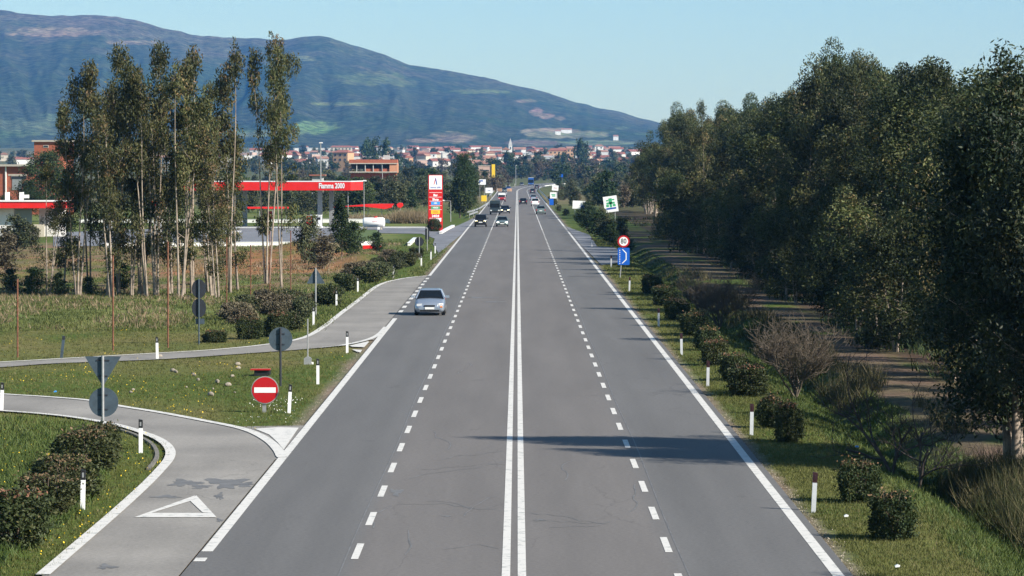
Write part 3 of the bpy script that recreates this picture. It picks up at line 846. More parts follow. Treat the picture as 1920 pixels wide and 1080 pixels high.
def hedge_mesh(seed, n, leaf, lm, top):
    rg = np.random.default_rng(seed)
    d = rg.normal(size=(n, 3)); d /= np.linalg.norm(d, axis=1)[:, None]
    r_ = (np.abs(d) ** 3.2).sum(1) ** (-1 / 3.2)
    bump = sum(a_ * np.sin(d @ rg.normal(size=3) * f_ + rg.uniform(0, 6)) for a_, f_ in ((.09, 2.5), (.08, 4), (.07, 6), (.05, 9)))
    rr = r_ * (1 + bump) * rg.uniform(.2, 1, n) ** .22 * np.where(rg.random(n) < .13, rg.uniform(1.0, 1.3, n), 1)
    c = d * rr[:, None] * np.array((.45, .45, .50)); c[:, 2] += .47; c[:, 2] = np.maximum(c[:, 2], rg.uniform(0.01, .12, n))
    tn = np.clip(rg.normal(.42, .2, n) + .25 * (vnoise(c[:, 0] * 6 + 9, c[:, 2] * 6 + 9, seed) - .5), 0, .9)
    tn = np.where((c[:, 2] > .88) & (rg.random(n) < top), 1.0, tn)
    V, F_ = leaf_quads(c, leaf, leaf * .5, rg, -.4)
    segs = []
    for k in range(8):
        a = rg.uniform(0, 2 * PI); e_ = np.array((math.cos(a) * .28, math.sin(a) * .28, .85)); segs.append(([np.zeros(3), e_ * .4 + rg.normal(size=3) * .03, e_, e_ * 1.2], [.02, .014, .008, .004]))
    return {'crown': fast_mesh('foliage', V, F_, M[lm], fattr=tn), 'trunk': tubes_mesh('stems', segs, M['bark'], 4), 'H': 1.0}

def place(proto, name, label, cat, x, y, h=None, sxy=None, rz=None, group=None, z=None, tilt=(0, 0)):
    s_ = (h / proto['H']) if h else 1.0
    k = s_ * (sxy if sxy else 1.0)
    o = root(name, label, cat, (x, y, g(x, y) if z is None else z), rz if rz is not None else RND.uniform(0, 6.28), group)
    o.scale = (k, k, s_)
    if tilt != (0, 0): o.rotation_euler = (tilt[0], tilt[1], o.rotation_euler[2])
    for key, nm_ in (('trunk', 'trunk'), ('crown', 'crown'), ('twigs', 'twigs')):
        if key in proto:
            n_ = nm_
            if proto[key].name.startswith('foliage'): n_ = 'foliage'
            if proto[key].name.startswith('stems'): n_ = 'stems'
            link(n_, proto[key], o)
    return o
RND = random.Random(7)

TALL = [make_tree(100 + k, 16.5, 2.5, .16, 24, 5600, .30, .62, 1.4, trunks=2 if k % 2 else 3, lm='leaf_euc_tall', rise=(42, 78), lean=.035, wl=.27, gap=.26, tv=.24, tr=.085, low=.66) for k in range(6)]
WOOD = [make_tree(200 + k, 14.0, 3.7, .26, 19, 18000, .26, 1.12, 1.0, trunks=1 + k % 3, lm='leaf_euc', rise=(20, 70), wl=.34, gap=.1, tv=.2, tr=.17, lean=.06, few=True) for k in range(7)]
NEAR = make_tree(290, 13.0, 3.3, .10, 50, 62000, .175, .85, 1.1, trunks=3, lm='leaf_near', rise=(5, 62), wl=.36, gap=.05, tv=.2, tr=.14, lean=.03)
LOWT = [make_tree(300 + k, 9.0, 2.8, .05, 20, 13500, .22, .92, 1.1, few=True, trunks=2, lm='leaf_euc', rise=(10, 65), wl=.36, gap=.14, tv=.2, tr=.08, lean=.07) for k in range(5)]
BUSH = [make_tree(400 + k, 6.5, 2.3, .06, 24, 3000, .42, .75, .3, trunks=2, prof='round', lm=['leaf_mid', 'leaf_dark', 'leaf_mid', 'leaf_dry'][k], rise=(0, 60), bark='bark', wl=.5) for k in range(4)]
FARM = [make_tree(420 + k, 8.0, 3.0, .05, 18, 900, .85, 1.1, .2, trunks=2, prof='round', lm=['leaf_dark', 'leaf_mid', 'leaf_dry'][k], rise=(0, 60), bark='bark', wl=.55) for k in range(3)]
CYP = make_tree(440, 9.0, 0.9, .04, 26, 1500, .5, .45, -.6, prof='cone', lm='leaf_dark', rise=(55, 80), bark='bark', wl=.4)
PINE = make_tree(450, 7.0, 3.1, .12, 40, 9000, .3, .85, 0, trunks=1, prof='round', lm='leaf_dark', rise=(0, 50), bark='bark', wl=.35)
CONIF = make_tree(460, 5.0, 1.3, .08, 40, 5000, .22, .38, .4, prof='cone', lm='leaf_dark', rise=(0, 35), bark='bark', wl=.35)

# grove of tall eucalyptus on the left
grove = [  # px of the base, py of the base, py of the top, width factor
    (88, 548, 300, .75), (118, 545, 262, .8), (146, 548, 170, .9), (170, 543, 118, 1.0), (200, 547, 92, 1.05), (224, 541, 150, .9), (246, 546, 108, 1.0),
    (264, 545, 165, .95), (296, 548, 92, 1.1), (322, 543, 100, 1.0), (346, 546, 190, .9), (362, 545, 92, 1.1), (390, 543, 200, .8), (400, 548, 165, .85),
    (432, 545, 82, 1.0), (446, 541, 260, .8), (500, 532, 72, .95), (528, 536, 96, .85), (212, 552, 170, .9), (276, 551, 130, .95), (335, 551, 120, 1.0), (410, 551, 270, .8),]
for i, (bx, by, ty, wf) in enumerate(sorted(grove)):
    p = P(bx, by); h = zat(ty, p.y) + .2
    tx = {432: (0, R(1)), 500: (0, R(2.5)), 528: (0, R(4.5))}.get(bx, (0, R(RND.uniform(-1, 2.5))))
    place(TALL[(i * 5) % 6], 'eucalyptus_tree', 'tall slender eucalyptus of the left roadside grove, ' + nth(i) + ' trunk from the left', 'tree',
          p.x, p.y, h, wf * 16.5 / h * .98, group='tall eucalyptus trees of the left grove', tilt=tx)

# the wood on the right: rows running away from the camera
rows = [('front', 18.0, 7.4, 119, LOWT, .12), ('second', 24.2, 12.3, 168, WOOD, .1), ('third', 28.0, 16.6, 232, WOOD, .11), ('rear', 33.0, 18.5, 262, WOOD, .12)]
SIL = [(1190, 335), (1215, 262), (1235, 228), (1270, 206), (1300, 197), (1370, 204), (1400, 192), (1440, 182), (1480, 178), (1505, 168), (1530, 128), (1550, 97), (1600, 103), (1640, 118), (1660, 108),
       (1700, 114), (1750, 118), (1800, 114), (1822, 140), (1850, 134), (1885, 108), (1925, 78), (2100, 70)]
def cap(x, D, h, r_=2.0):
    px = 970 + x / D * FPX
    ys_ = [np.interp(px + q * r_ / D * FPX, [a[0] for a in SIL], [a[1] for a in SIL]) for q in (-1, -.5, 0, .5)]
    return min(h, (zat(max(ys_[1:]) * .7 + ys_[2] * .3, D)) * .965)
for rn, X0, h0, d0, protos, jit in rows:
    D = d0; i = 0
    while D < (450 if rn == 'front' else 700):
        x = X0 + RND.uniform(-.6 if rn == 'front' else -1.3, 1.3); h = h0 * (RND.uniform(.7, 1.1) if rn == 'front' else RND.uniform(.82, 1.15))
        if rn in ('third', 'rear') and 260 < D < 330: h = 20
        h = cap(x, D, h) * (1 if rn == 'front' else RND.uniform(.9, 1.0))
        if x > 14 and any(abs(D - (Db - .577 * (x - xb))) < 6 for xb, Db in ((14.5, 560), (11, 640), (8.3, 276))):  # leaves gaps in the rows so sunlight reaches the boards and sign
            D += 4; continue
        pr = protos[RND.randrange(len(protos))]
        place(pr, 'eucalyptus_tree', 'eucalyptus in the ' + rn + ' row of the right-hand wood, ' + nth(i) + ' from the camera', 'tree', x, D, h, RND.uniform(.8, 1.25) * min(1.25, pr['H'] / h * 1.05), group='eucalyptus trees in the right-hand wood')
        D += (5.2 + (D - 120) * .022) * RND.uniform(.85, 1.15) * {'front': 1.25, 'second': 1.15, 'third': 1.3, 'rear': 1.3}[rn]; i += 1
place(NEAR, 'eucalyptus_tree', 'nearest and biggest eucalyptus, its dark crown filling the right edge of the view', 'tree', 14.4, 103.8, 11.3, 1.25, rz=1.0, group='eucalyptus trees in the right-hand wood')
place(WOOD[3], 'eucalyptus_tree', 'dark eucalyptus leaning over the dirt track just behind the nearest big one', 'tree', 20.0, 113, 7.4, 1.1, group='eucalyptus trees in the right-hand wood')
place(TALL[2], 'eucalyptus_tree', 'added slender eucalyptus forward of the wood, there to cast a thin shadow over the road', 'tree', 18.6, 357, 14.7, .8, group='eucalyptus trees in the right-hand wood')  # added for its thin shadow across the road, whose caster is unknown
place(NEAR, 'eucalyptus_tree', 'added dense dark eucalyptus mostly past the right edge, thickening the shadow on the road', 'tree', 15.9, 99.8, 10.6, 1.2, rz=2.0, group='eucalyptus trees in the right-hand wood')  # added to fill out the tree shadow lying on the road
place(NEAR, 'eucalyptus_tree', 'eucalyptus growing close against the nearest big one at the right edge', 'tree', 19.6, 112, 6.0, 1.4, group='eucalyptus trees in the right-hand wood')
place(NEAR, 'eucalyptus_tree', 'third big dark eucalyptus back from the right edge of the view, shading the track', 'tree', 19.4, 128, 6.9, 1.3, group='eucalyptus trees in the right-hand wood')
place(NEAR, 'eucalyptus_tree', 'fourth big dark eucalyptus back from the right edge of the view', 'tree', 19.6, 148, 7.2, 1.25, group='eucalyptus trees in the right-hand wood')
place(LOWT[1], 'eucalyptus_tree', 'low eucalyptus just outside the view whose shadow touches the right verge', 'tree', 17.0, 68, 7.6, .8, group='eucalyptus trees in the right-hand wood')

D = 120; i = 0
while D < 470:
    place(BUSH[1], 'undergrowth_bush', 'dark undergrowth bush in the shade of the right-hand wood, ' + nth(i) + ' from the camera', 'bush', RND.uniform(20.5, 27), D, RND.uniform(2.2, 4.2), 1.4, group='undergrowth of the right-hand wood')
    D += RND.uniform(5, 11); i += 1
# bare trees along the ditch
BARE = [bare_tree(505, 3.5, .95, 6, 'twig_l', 8, .045), bare_tree(501, 4.3, .8, 5, 'bark_dark', 2, .07), bare_tree(502, 4.0, 1.2, 6, 'twig', 8, .045)]
for (px, py, h, k, lab) in [(1350, 600, 4.0, 2, 'wide leafless grey tree between hedge bushes and dirt track, behind the fan-shaped one'),
        (1492, 738, 3.4, 0, 'fan-shaped leafless tree beside the dirt track in the middle of the bare ones'),
        (1672, 872, 3.9, 1, 'dark leafless forked tree standing in the ditch above the two nearest hedge bushes'),
        (1722, 880, 3.4, 1, 'slim leafless tree just right of the dark forked one in the ditch'),
        (1310, 560, 3.0, 2, 'small leafless thicket at the far end of the ditch')]:
    p = P(px, py); place(BARE[k], 'bare_tree', lab, 'tree', p.x, p.y, h, group='leafless trees along the ditch')

# clipped oleander bushes
HEDGE = [hedge_mesh(600 + k, 6500, .075, 'leaf_hedge', .3) for k in range(5)]
RAG = [shrub_mesh(660 + k, 1.25, 1.0, 5200, .09, ['leaf_hedge', 'leaf_mid', 'leaf_russet'][k], False, None, -.4) for k in range(3)]
HRUS = [hedge_mesh(620 + k, 6500, .075, 'leaf_russet', .3) for k in range(3)]
hr = [(1222, 550, 32, 30), (1246, 572, 38, 32), (1272, 598, 40, 34), (1302, 628, 44, 36), (1326, 655, 40, 36), (1341, 683, 44, 40), (1378, 712, 46, 44), (1403, 740, 60, 50), (1447, 800, 42, 50), (1478, 826, 46, 62), (1609, 938, 60, 66), (1673, 1008, 74, 76)]
for i, (px, py, wp, hp) in enumerate(hr[::-1]):
    p = P(px, py); s_ = sc(p.y)
    place(HEDGE[i % 5], 'hedge_bush', 'clipped dark green bush on the right verge, ' + nth(i) + ' going away from the camera', 'bush', p.x, p.y, hp / s_ * 1.2, wp / hp * 1.0, z=-.05, group='clipped bushes on the right verge')
hl = [(22, 1022, 110, 92), (85, 968, 90, 66), (122, 930, 100, 66), (160, 880, 90, 62), (182, 868, 66, 62), (120, 935, 60, 55)]
for i, (px, py, wp, hp) in enumerate(hl):
    p = P(px, py); s_ = sc(p.y)
    place(HRUS[i % 3] if i else HEDGE[0], 'hedge_bush', 'olive and russet bush inside the near slip road bend, ' + nth(i) + ' from the bottom', 'bush', p.x, p.y, hp / s_ * 1.2, wp / hp * 1.05, z=-.05, group='russet bushes inside the slip road bend')
he = [(403, 640, 44, 22, 'low round green bush beside the pole with two dark discs'), (467, 634, 42, 38, 'square dark green bush left of the grey round sign back'), (519, 630, 44, 42, 'dark green bush right behind the grey round sign back'),
      (546, 618, 40, 40, 'dark bush by the outer bend of the far slip road, nearest the white post'), (560, 600, 44, 46, 'tall dark bush under the triangular sign back'), (615, 572, 44, 40, 'dark bush on the verge between two white posts above the slip road bend'),
      (650, 545, 40, 36, 'dark bush further up the left verge, before the third white post'), (735, 508, 36, 30, 'dark bush behind the white post where the slip road leaves'), (760, 500, 36, 30, 'dark green bush on the left verge just before the round sign backs'), (690, 530, 44, 34, 'dark rounded bush midway along the far left verge'), (712, 522, 44, 34, 'dark bush touching its twin midway along the far left verge')]
for i, (px, py, wp, hp, lab) in enumerate(he):
    p = P(px, py); s_ = sc(p.y)
    place(HEDGE[i % 3] if i < 3 else RAG[i % 3], 'hedge_bush', lab, 'bush', p.x, p.y, hp / s_ * 1.15, wp / hp * .95, z=-.1, group='bushes along the far slip road')
BRAM = [shrub_mesh(640, 2.4, 1.5, 5200, .16, 'leaf_dry', False, None, -.8), shrub_mesh(641, 2.4, 1.5, 4600, .17, 'leaf_mid', False, None, -.3), shrub_mesh(642, 2.2, 1.6, 5200, .16, 'leaf_russet', False, None, -.5), bare_tree(520, 1.7, 2.0, 4, 'twig', 12, .03)]
bl_ = []
for k in range(30):
    tt = RND.random(); px = 455 + tt * 330 + RND.uniform(-35, 25); py = 622 - tt * 128 + RND.uniform(-26, -6)
    bl_.append((px, py))
for i, (px, py) in enumerate(sorted(bl_)):
    p = P(px, py)
    place(BRAM[[0, 0, 3, 1, 0, 2][i % 6]], 'bramble_bush', 'tangled brownish bramble between field and far slip road, ' + nth(i) + ' from the left', 'bush', p.x, p.y, RND.uniform(.8, 1.35), RND.uniform(.9, 1.3), z=-.2, group='brambles beside the far slip road')
# dark bushes under the grove and on the petrol-station bank
for i, (px, py, h, k, lab) in enumerate([(20, 545, 1.6, 1, 'dark round bush in the shade at the left end of the grove'), (62, 548, 1.8, 1, 'blackish bush under the leftmost grove trees'), (112, 549, 1.5, 1, 'dark bush between the left trunks of the grove'),
      (165, 547, 1.2, 1, 'small dark bush at the foot of the grove behind the second rusty pole'), (225, 540, 2.0, 1, 'dark green bush between the trunks in the middle of the grove')]):
    p = P(px, py); place(BUSH[k], 'dark_bush', lab, 'bush', p.x, p.y, h, 1.3, group='dark bushes under the grove')
for (px, py, h, pr, lab, sx_) in [(641, 492, 5.0, CONIF, 'dark narrow evergreen between the low white wall and the brambles', 1.2), (578, 497, 4.2, BUSH[0], 'thin grey-green tree left of the dark narrow evergreen', .8), (662, 484, 3.2, BUSH[1], 'dark low evergreen right of the narrow one', .9),
      (706, 474, 1.9, BUSH[1], 'small dark bush on the bank below the white gas tank', 1.2), (606, 505, 2.6, BUSH[3], 'brownish leafless shrub left of the triangular sign', 1.2), (30, 470, 3.6, BUSH[0], 'grey-green bush at the left edge by the petrol station', 1.3), (8, 505, 3.0, BUSH[3], 'brownish shrub at the very left edge beyond the grove', 1.2), (58, 462, 2.4, BUSH[0], 'grey bush in front of the white station building', 1.2)]:
    p = P(px, py); place(pr, 'evergreen_tree' if pr is CONIF else 'small_tree', lab, 'tree', p.x, p.y, h, sx_)
for (px, D, ty, pr, wf, lab) in [(90, 560, 296, PINE, 1.15, 'dark green pine in front of the brick building'), (55, 555, 345, PINE, 1.1, 'low dark pine left of the bigger one by the brick building'), (12, 500, 372, PINE, .9, 'dark pine at the left edge above the red fascia'),
      (872, 640, 298, PINE, .62, 'dense dark evergreen right of the red price pylon'), (884, 700, 322, PINE, .55, 'dark evergreen just behind the one by the price pylon'), (862, 600, 338, BUSH[1], 1.0, 'lower dark green tree at the foot of the dense evergreen')]:
    p = at(px, D); h = zat(ty, D) + .05
    place(pr, 'pine_tree', lab, 'tree', p.x, p.y, h, wf)

# ------------------------------------------------------------------ middle distance trees
def scatter(tab, n, xr, yb, hh, protos, seed, name, lab, group, avoid=()):
    rr = random.Random(seed); out = []
    tries = 0
    while len(out) < n and tries < n * 30:
        tries += 1
        px = rr.uniform(*xr); py = rr.uniform(*yb)
        D = FPX * CAMH / (py - 313)
        x = (px - 970) / FPX * D + .07
        if abs(x - float(cx(D))) < 11: continue
        if any(a < px < b_ and c_ < py < d_ for a, b_, c_, d_ in avoid): continue
        out.append((px, x, D))
    out.sort()
    for i, (px, x, D) in enumerate(out):
        place(protos[rr.randrange(len(protos))], name, lab + nth(i) + ' from the left', 'tree', x, D, rr.uniform(*hh), rr.uniform(.9, 1.3), group=group)
scatter(0, 46, (440, 900), (372, 402), (3.8, 6.2), [BUSH[0], BUSH[1], BUSH[2], BUSH[0]], 1, 'olive_tree', 'grey-green tree in the belt right behind the petrol station, ', 'trees behind the petrol station', avoid=[(795, 870, 380, 420)])
scatter(0, 30, (-20, 460), (366, 396), (4.5, 7.5), [BUSH[0], BUSH[1], BUSH[2]], 2, 'olive_tree', 'tree glimpsed behind the left grove beyond the station, ', 'trees beyond the left grove')
scatter(0, 42, (430, 960), (344, 368), (5, 8), [BUSH[0], BUSH[1], BUSH[2], BUSH[3]], 3, 'field_tree', 'field tree in the left plain short of the town, ', 'field trees left of the road')
scatter(0, 60, (-20, 965), (326, 342), (6, 10.5), FARM, 4, 'distant_tree', 'distant tree left of the road below the town, ', 'distant trees left of the road')
scatter(0, 26, (1070, 1215), (352, 392), (3.5, 6.5), [BUSH[0], BUSH[3], BUSH[2]], 5, 'field_tree', 'scrubby tree between the road and the right-hand wood, ', 'scrub right of the road', avoid=[(1060, 1170, 372, 400)])
scatter(0, 55, (1010, 1240), (326, 350), (6, 10), FARM + [BUSH[3], BUSH[0]], 6, 'distant_tree', 'distant tree right of the road below the town, ', 'distant trees right of the road')
scatter(0, 16, (975, 1060), (330, 341), (6, 9), [FARM[2], FARM[1]], 16, 'distant_tree', 'brownish distant tree behind the bend of the road, ', 'trees behind the road bend')
for i, (px, D, ty) in enumerate(sorted([(985, 2300, 293), (1002, 2250, 296), (1009, 2350, 286), (955, 2300, 292), (948, 2350, 288), (960, 2280, 290), (1057, 2400, 288), (1086, 2400, 268), (1092, 2450, 270), (1060, 2350, 294), (722, 2300, 268), (700, 2350, 266), (688, 2300, 268), (1046, 2380, 292), (745, 2250, 290)])):
    gg = g(0, D); h = zat(ty, D) - gg
    if h > 9: place(FARM[0], 'distant_tree', 'dark rounded tree rising high among the town houses, ' + nth(i) + ' from the left', 'tree', at(px, D).x, D, h, .6)
    else: place(CYP, 'cypress_tree', 'dark cypress in front of the distant town, standing ' + ('left' if px < 970 else 'right') + ' of the bend, ' + nth(i) + ' from the left', 'tree', at(px, D).x, D, h, 1.3, group='cypresses in front of the town')
def line(n, xr, Dr, hh, protos, seed, lab, group):
    rr = random.Random(seed)
    for i, px in enumerate(sorted(rr.uniform(*xr) for _ in range(n))):
        D = rr.uniform(*Dr); x = at(px, D).x
        if D < 1990 and abs(x - float(cx(D))) < 10: D = 2100; x = at(px, D).x
        place(protos[rr.randrange(len(protos))], 'distant_tree', lab + nth(i) + ' from the left', 'tree', x, D, rr.uniform(*hh), rr.uniform(.9, 1.3), group=group)
line(95, (430, 1240), (2100, 2420), (6, 9.5), [FARM[0], FARM[1], FARM[0], FARM[2]], 41, 'tree in the dark line at the foot of the town, ', 'tree line below the town')
line(34, (935, 1090), (1990, 2250), (5, 8), [FARM[2], FARM[1], FARM[0]], 42, 'brownish tree beyond the end of the visible road, ', 'trees beyond the end of the road')
line(26, (1038, 1200), (1450, 1850), (5, 9), [FARM[0], FARM[1], FARM[2]], 43, 'tree outside the distant bend on the right, ', 'trees outside the distant bend')
scatter(0, 40, (1042, 1135), (354, 388), (1.6, 3.4), [BUSH[0], BUSH[3], BUSH[2], BUSH[1]], 45, 'scrub_bush', 'low scrub bush behind the white boards on the right, ', 'scrub behind the boards')
line(16, (905, 955), (1350, 1900), (4, 7), [FARM[2], FARM[1], FARM[2]], 44, 'brownish tree inside the distant bend on the left, ', 'trees inside the distant bend')
for i, (px, D, h) in enumerate([(890, 1250, 4.6), (899, 1180, 4.0), (908, 1220, 4.4), (917, 1260, 4.4), (926, 1240, 4.6), (934, 1290, 4.2), (941, 1330, 4.0)]):
    place(FARM[2] if i % 2 else BUSH[3], 'field_tree', 'brownish bush hiding the foot of the pink building, ' + nth(i) + ' from the left', 'bush', at(px, D).x, D, h, 1.3, group='bushes before the pink building')
# roadside bushes beyond the side road on the right
for i, (px, py, h, k, sx_) in enumerate(sorted([(1100, 430, 2.6, 1, 1.5), (1118, 440, 2.8, 1, 1.4), (1140, 452, 2.6, 0, 1.4), (1150, 462, 2.4, 1, 1.2), (1088, 418, 2.0, 1, 1.4), (1165, 447, 2.6, 0, 1.2), (1130, 428, 2.6, 2, 1.3), (1108, 415, 2.2, 1, 1.2), (1176, 463, 1.5, 1, 1.2), (1060, 404, 1.2, 0, 1.5), (1048, 396, 1.2, 0, 1.5), (1040, 385, 1.4, 2, 1.6), (1034, 378, 1.6, 0, 1.6)])):
    p = P(px, py); place(BUSH[k], 'roadside_bush', 'dark roadside bush below the tilted billboard, ' + nth(i) + ' from the left of its clump', 'bush', p.x, p.y, h, sx_, group='bushes below the tilted billboard')
for (px, D, h, pr, lab, sx_) in [(1140, 720, 7.2, BUSH[1], 'dark domed tree behind the tilted billboard', 1.1), (1128, 735, 5.4, BUSH[1], 'dark lower half of the domed thicket behind the billboard', 1.2), (1185, 760, 4.4, BUSH[2], 'yellowish green bush right of the domed tree', 1.2), (1100, 640, 2.2, BUSH[1], 'dark bush in front of the lower white billboard', 1.4)]:
    place(pr, 'small_tree', lab, 'tree', at(px, D).x, D, h, sx_)

# ------------------------------------------------------------------ grass and weeds
def tufts(name, pts, hts, wds, nb, m_, seed, spread=.06):
    rg = np.random.default_rng(seed); n = len(pts)
    c = np.repeat(pts, nb, 0) + np.concatenate([rg.normal(0, spread, (n * nb, 2)), np.zeros((n * nb, 1))], 1)
    h = np.repeat(hts, nb) * rg.uniform(.5, 1.2, n * nb); w_ = np.repeat(np.broadcast_to(wds, (n,)), nb)
    a = rg.uniform(0, PI, n * nb); d = np.stack([np.cos(a), np.sin(a), np.zeros_like(a)], 1) * (w_ / 2)[:, None]
    ln = rg.normal(0, .45, (n * nb, 2)) * h[:, None]
    tip = c + np.concatenate([ln, h[:, None]], 1)
    V = np.stack([c - d, c + d, tip], 1).reshape(-1, 3)
    F_ = np.arange(3 * n * nb).reshape(-1, 3)
    tn = np.clip(np.repeat(rg.normal(.45, .16, n), nb) + rg.normal(0, .12, n * nb) + .35 * (np.repeat(vnoise(pts[:, 0] * .4, pts[:, 1] * .12, 77), nb) - .5), 0, 1)
    return tag(link(name, fast_mesh(name, V, F_, m_, fattr=tn)), kind='stuff')

def inside(poly, x, y):
    r_ = np.zeros(len(x), bool); n = len(poly)
    for i in range(n):
        x0, y0 = poly[i]; x1, y1 = poly[(i + 1) % n]
        c_ = ((y0 > y) != (y1 > y)) & (x < (x1 - x0) * (y - y0) / (y1 - y0 + 1e-12) + x0)
        r_ ^= c_
    return r_
ENT = [(p.x, p.y) for p in ent]; EXI = [(p.x, p.y) for p in ex_top + ex_low] + [(-6.9, P(700, 630).y), (-6.9, P(804, 517).y)]
FC = [(P(*q).x, P(*q).y) for q in [(796, 497), (846, 455), (884, 424), (905, 402), (100, 402), (100, 462), (600, 456), (705, 449), (815, 447)]]
SR = [(P(*q).x, P(*q).y) for q in [(1105, 474), (1128, 497), (1170, 492), (1170, 473), (1150, 463), (1120, 462), (1105, 440), (1060, 424)]]
NOSE = [(P(*q).x, P(*q).y) for q in [(474, 803), (522, 800), (562, 801), (530, 848)]]
NOSE2 = [(P(*q).x, P(*q).y) for q in [(650, 650), (690, 636), (692, 641), (676, 664), (664, 661)]]
def field(n, xr, yr, seed, dens=None):
    rg = np.random.default_rng(seed)
    x = rg.uniform(*xr, n); u = rg.random(n); y = 1 / (1 / yr[0] * (1 - u) + u / yr[1])     # denser near the camera
    ok = (np.abs(x) > 7.2) & ~inside(ENT, x, y) & ~inside(EXI, x, y) & ~inside(FC, x, y) & ~inside(SR, x, y) & ~inside(NOSE, x, y) & ~inside(NOSE2, x, y)
    ok &= np.abs(970 + x / y * FPX - 960) < 1010
    if dens is not None: ok &= dens(x, y, rg)
    x = x[ok]; y = y[ok]
    return np.stack([x, y, gz(x, y) - .01], 1)
def verge_d(x, y, rg): return rg.random(len(x)) < .3 + .7 * (fbm(x * .7, y * .25, 3, 61) > .42)
def edge_d(x, y, rg): return ((np.abs(x) - 7.05) > .5 * fbm(x * 1.5, y * .8, 3, 71)) & (rg.random(len(x)) < .45 + .9 * (fbm(x * .5, y * .2, 3, 72) - .25))
p1 = field(75000, (7.1, 11.2), (70, 420), 1, edge_d)
tufts('grass', p1, np.random.default_rng(3).uniform(.03, .09, len(p1)) * (1 + p1[:, 1] / 300), .012 + p1[:, 1] * .00009, 4, M['grass'], 2)
p2 = field(34000, (9.8, 13.6), (72, 380), 4, verge_d)
tufts('weeds', p2, np.random.default_rng(5).uniform(.06, .2, len(p2)), .02 + p2[:, 1] * .0001, 5, M['leaf_fresh'], 6, .1)
p3 = field(5200, (12.2, 14.6), (72, 300), 7, lambda x, y, rg: fbm(x * .4, y * .1, 3, 62) > .47)
tufts('dry_grass', p3, np.random.default_rng(8).uniform(.3, .95, len(p3)), .018 + p3[:, 1] * .00008, 6, M['straw_dark'], 9, .12)
p3 = field(9000, (16.9, 30), (100, 600), 37, lambda x, y, rg: fbm(x * .4, y * .1, 3, 62) > .5)
tufts('undergrowth', p3, np.random.default_rng(8).uniform(.2, .8, len(p3)), .05 + p3[:, 1] * .0001, 6, M['leaf_dark'], 9, .3)
p4 = field(110000, (-30, -7.1), (72, 200), 10, edge_d)
tufts('grass', p4, np.random.default_rng(11).uniform(.04, .13, len(p4)), .014 + p4[:, 1] * .00009, 4, M['grass'], 12)
rgv = np.random.default_rng(91); ng = 4200
gy = 1 / (1 / 74 * (1 - rgv.random(ng)) + rgv.random(ng) / 330); gx = np.where(rgv.random(ng) < .5, 1, -1) * (7.0 + np.abs(rgv.normal(0, .16, ng)))
gp = np.stack([gx, gy, np.full(ng, -.03)], 1); gp = gp[(gy > 74) & (gy < 330) & ~inside(ENT, gx, gy) & ~inside(EXI, gx, gy) & ~inside(NOSE, gx, gy)]
V, F_ = leaf_quads(gp, .035, .03, rgv); V[:, 2] = np.maximum(V[:, 2], -.045)
tag(link('gravel', fast_mesh('gravel', V, F_, M['stone'])), kind='stuff')
p5 = field(60000, (-46, -7.15), (186, 420), 13, lambda x, y, rg: verge_d(x, y, rg) & ~((y > 255) & (y < 398) & (x < -8.5) & (rg.random(len(x)) < np.where((y > 285) & (y < 350), .85, .45))))
tufts('field_grass', p5, np.random.default_rng(14).uniform(.06, .22, len(p5)), .04 + p5[:, 1] * .0001, 4, M['grass'], 15, .15)
p6 = field(9000, (-46, -12.5), (188, 400), 16, lambda x, y, rg: fbm(x * .25, y * .06, 3, 63) > .50)
tufts('dry_grass', p6, np.random.default_rng(17).uniform(.12, .4, len(p6)), .035 + p6[:, 1] * .0001, 4, M['straw'], 18, .15)
# lush weeds inside the near bend
BEND = [(P(*q).x, P(*q).y) for q in [(-60, 1100), (-60, 775), (60, 782), (190, 800), (215, 850), (190, 900), (150, 960), (60, 1020), (0, 1060)]]
p7 = field(16000, (-20, -9), (74, 122), 19, lambda x, y, rg: inside(BEND, x, y))
tufts('weeds', p7, np.random.default_rng(20).uniform(.08, .3, len(p7)), .04, 6, M['leaf_fresh'], 21, .12)
# flowers
def blossoms(name, pts, r_, m_, seed):
    rg = np.random.default_rng(seed); n = len(pts)
    c = pts + np.stack([np.zeros(n), np.zeros(n), rg.uniform(.08, .2, n)], 1)
    V, F_ = leaf_quads(c, r_, r_, rg); return tag(link(name, fast_mesh(name, V, F_, m_)), kind='stuff')
p8 = field(26000, (-30, -7.2), (74, 190), 22, lambda x, y, rg: (fbm(x * .5, y * .14, 3, 64) > .60) | (((y < 116) & (rg.random(len(x)) < .35))))
blossoms('yellow_flowers', p8[:600], .045, M['flower'], 23)
p9 = field(6000, (-9.5, -7.4), (118, 135), 24, lambda x, y, rg: fbm(x * .8, y * .3, 3, 65) > .52)
blossoms('white_flowers', p9[:120], .04, M['flower_white'], 25)

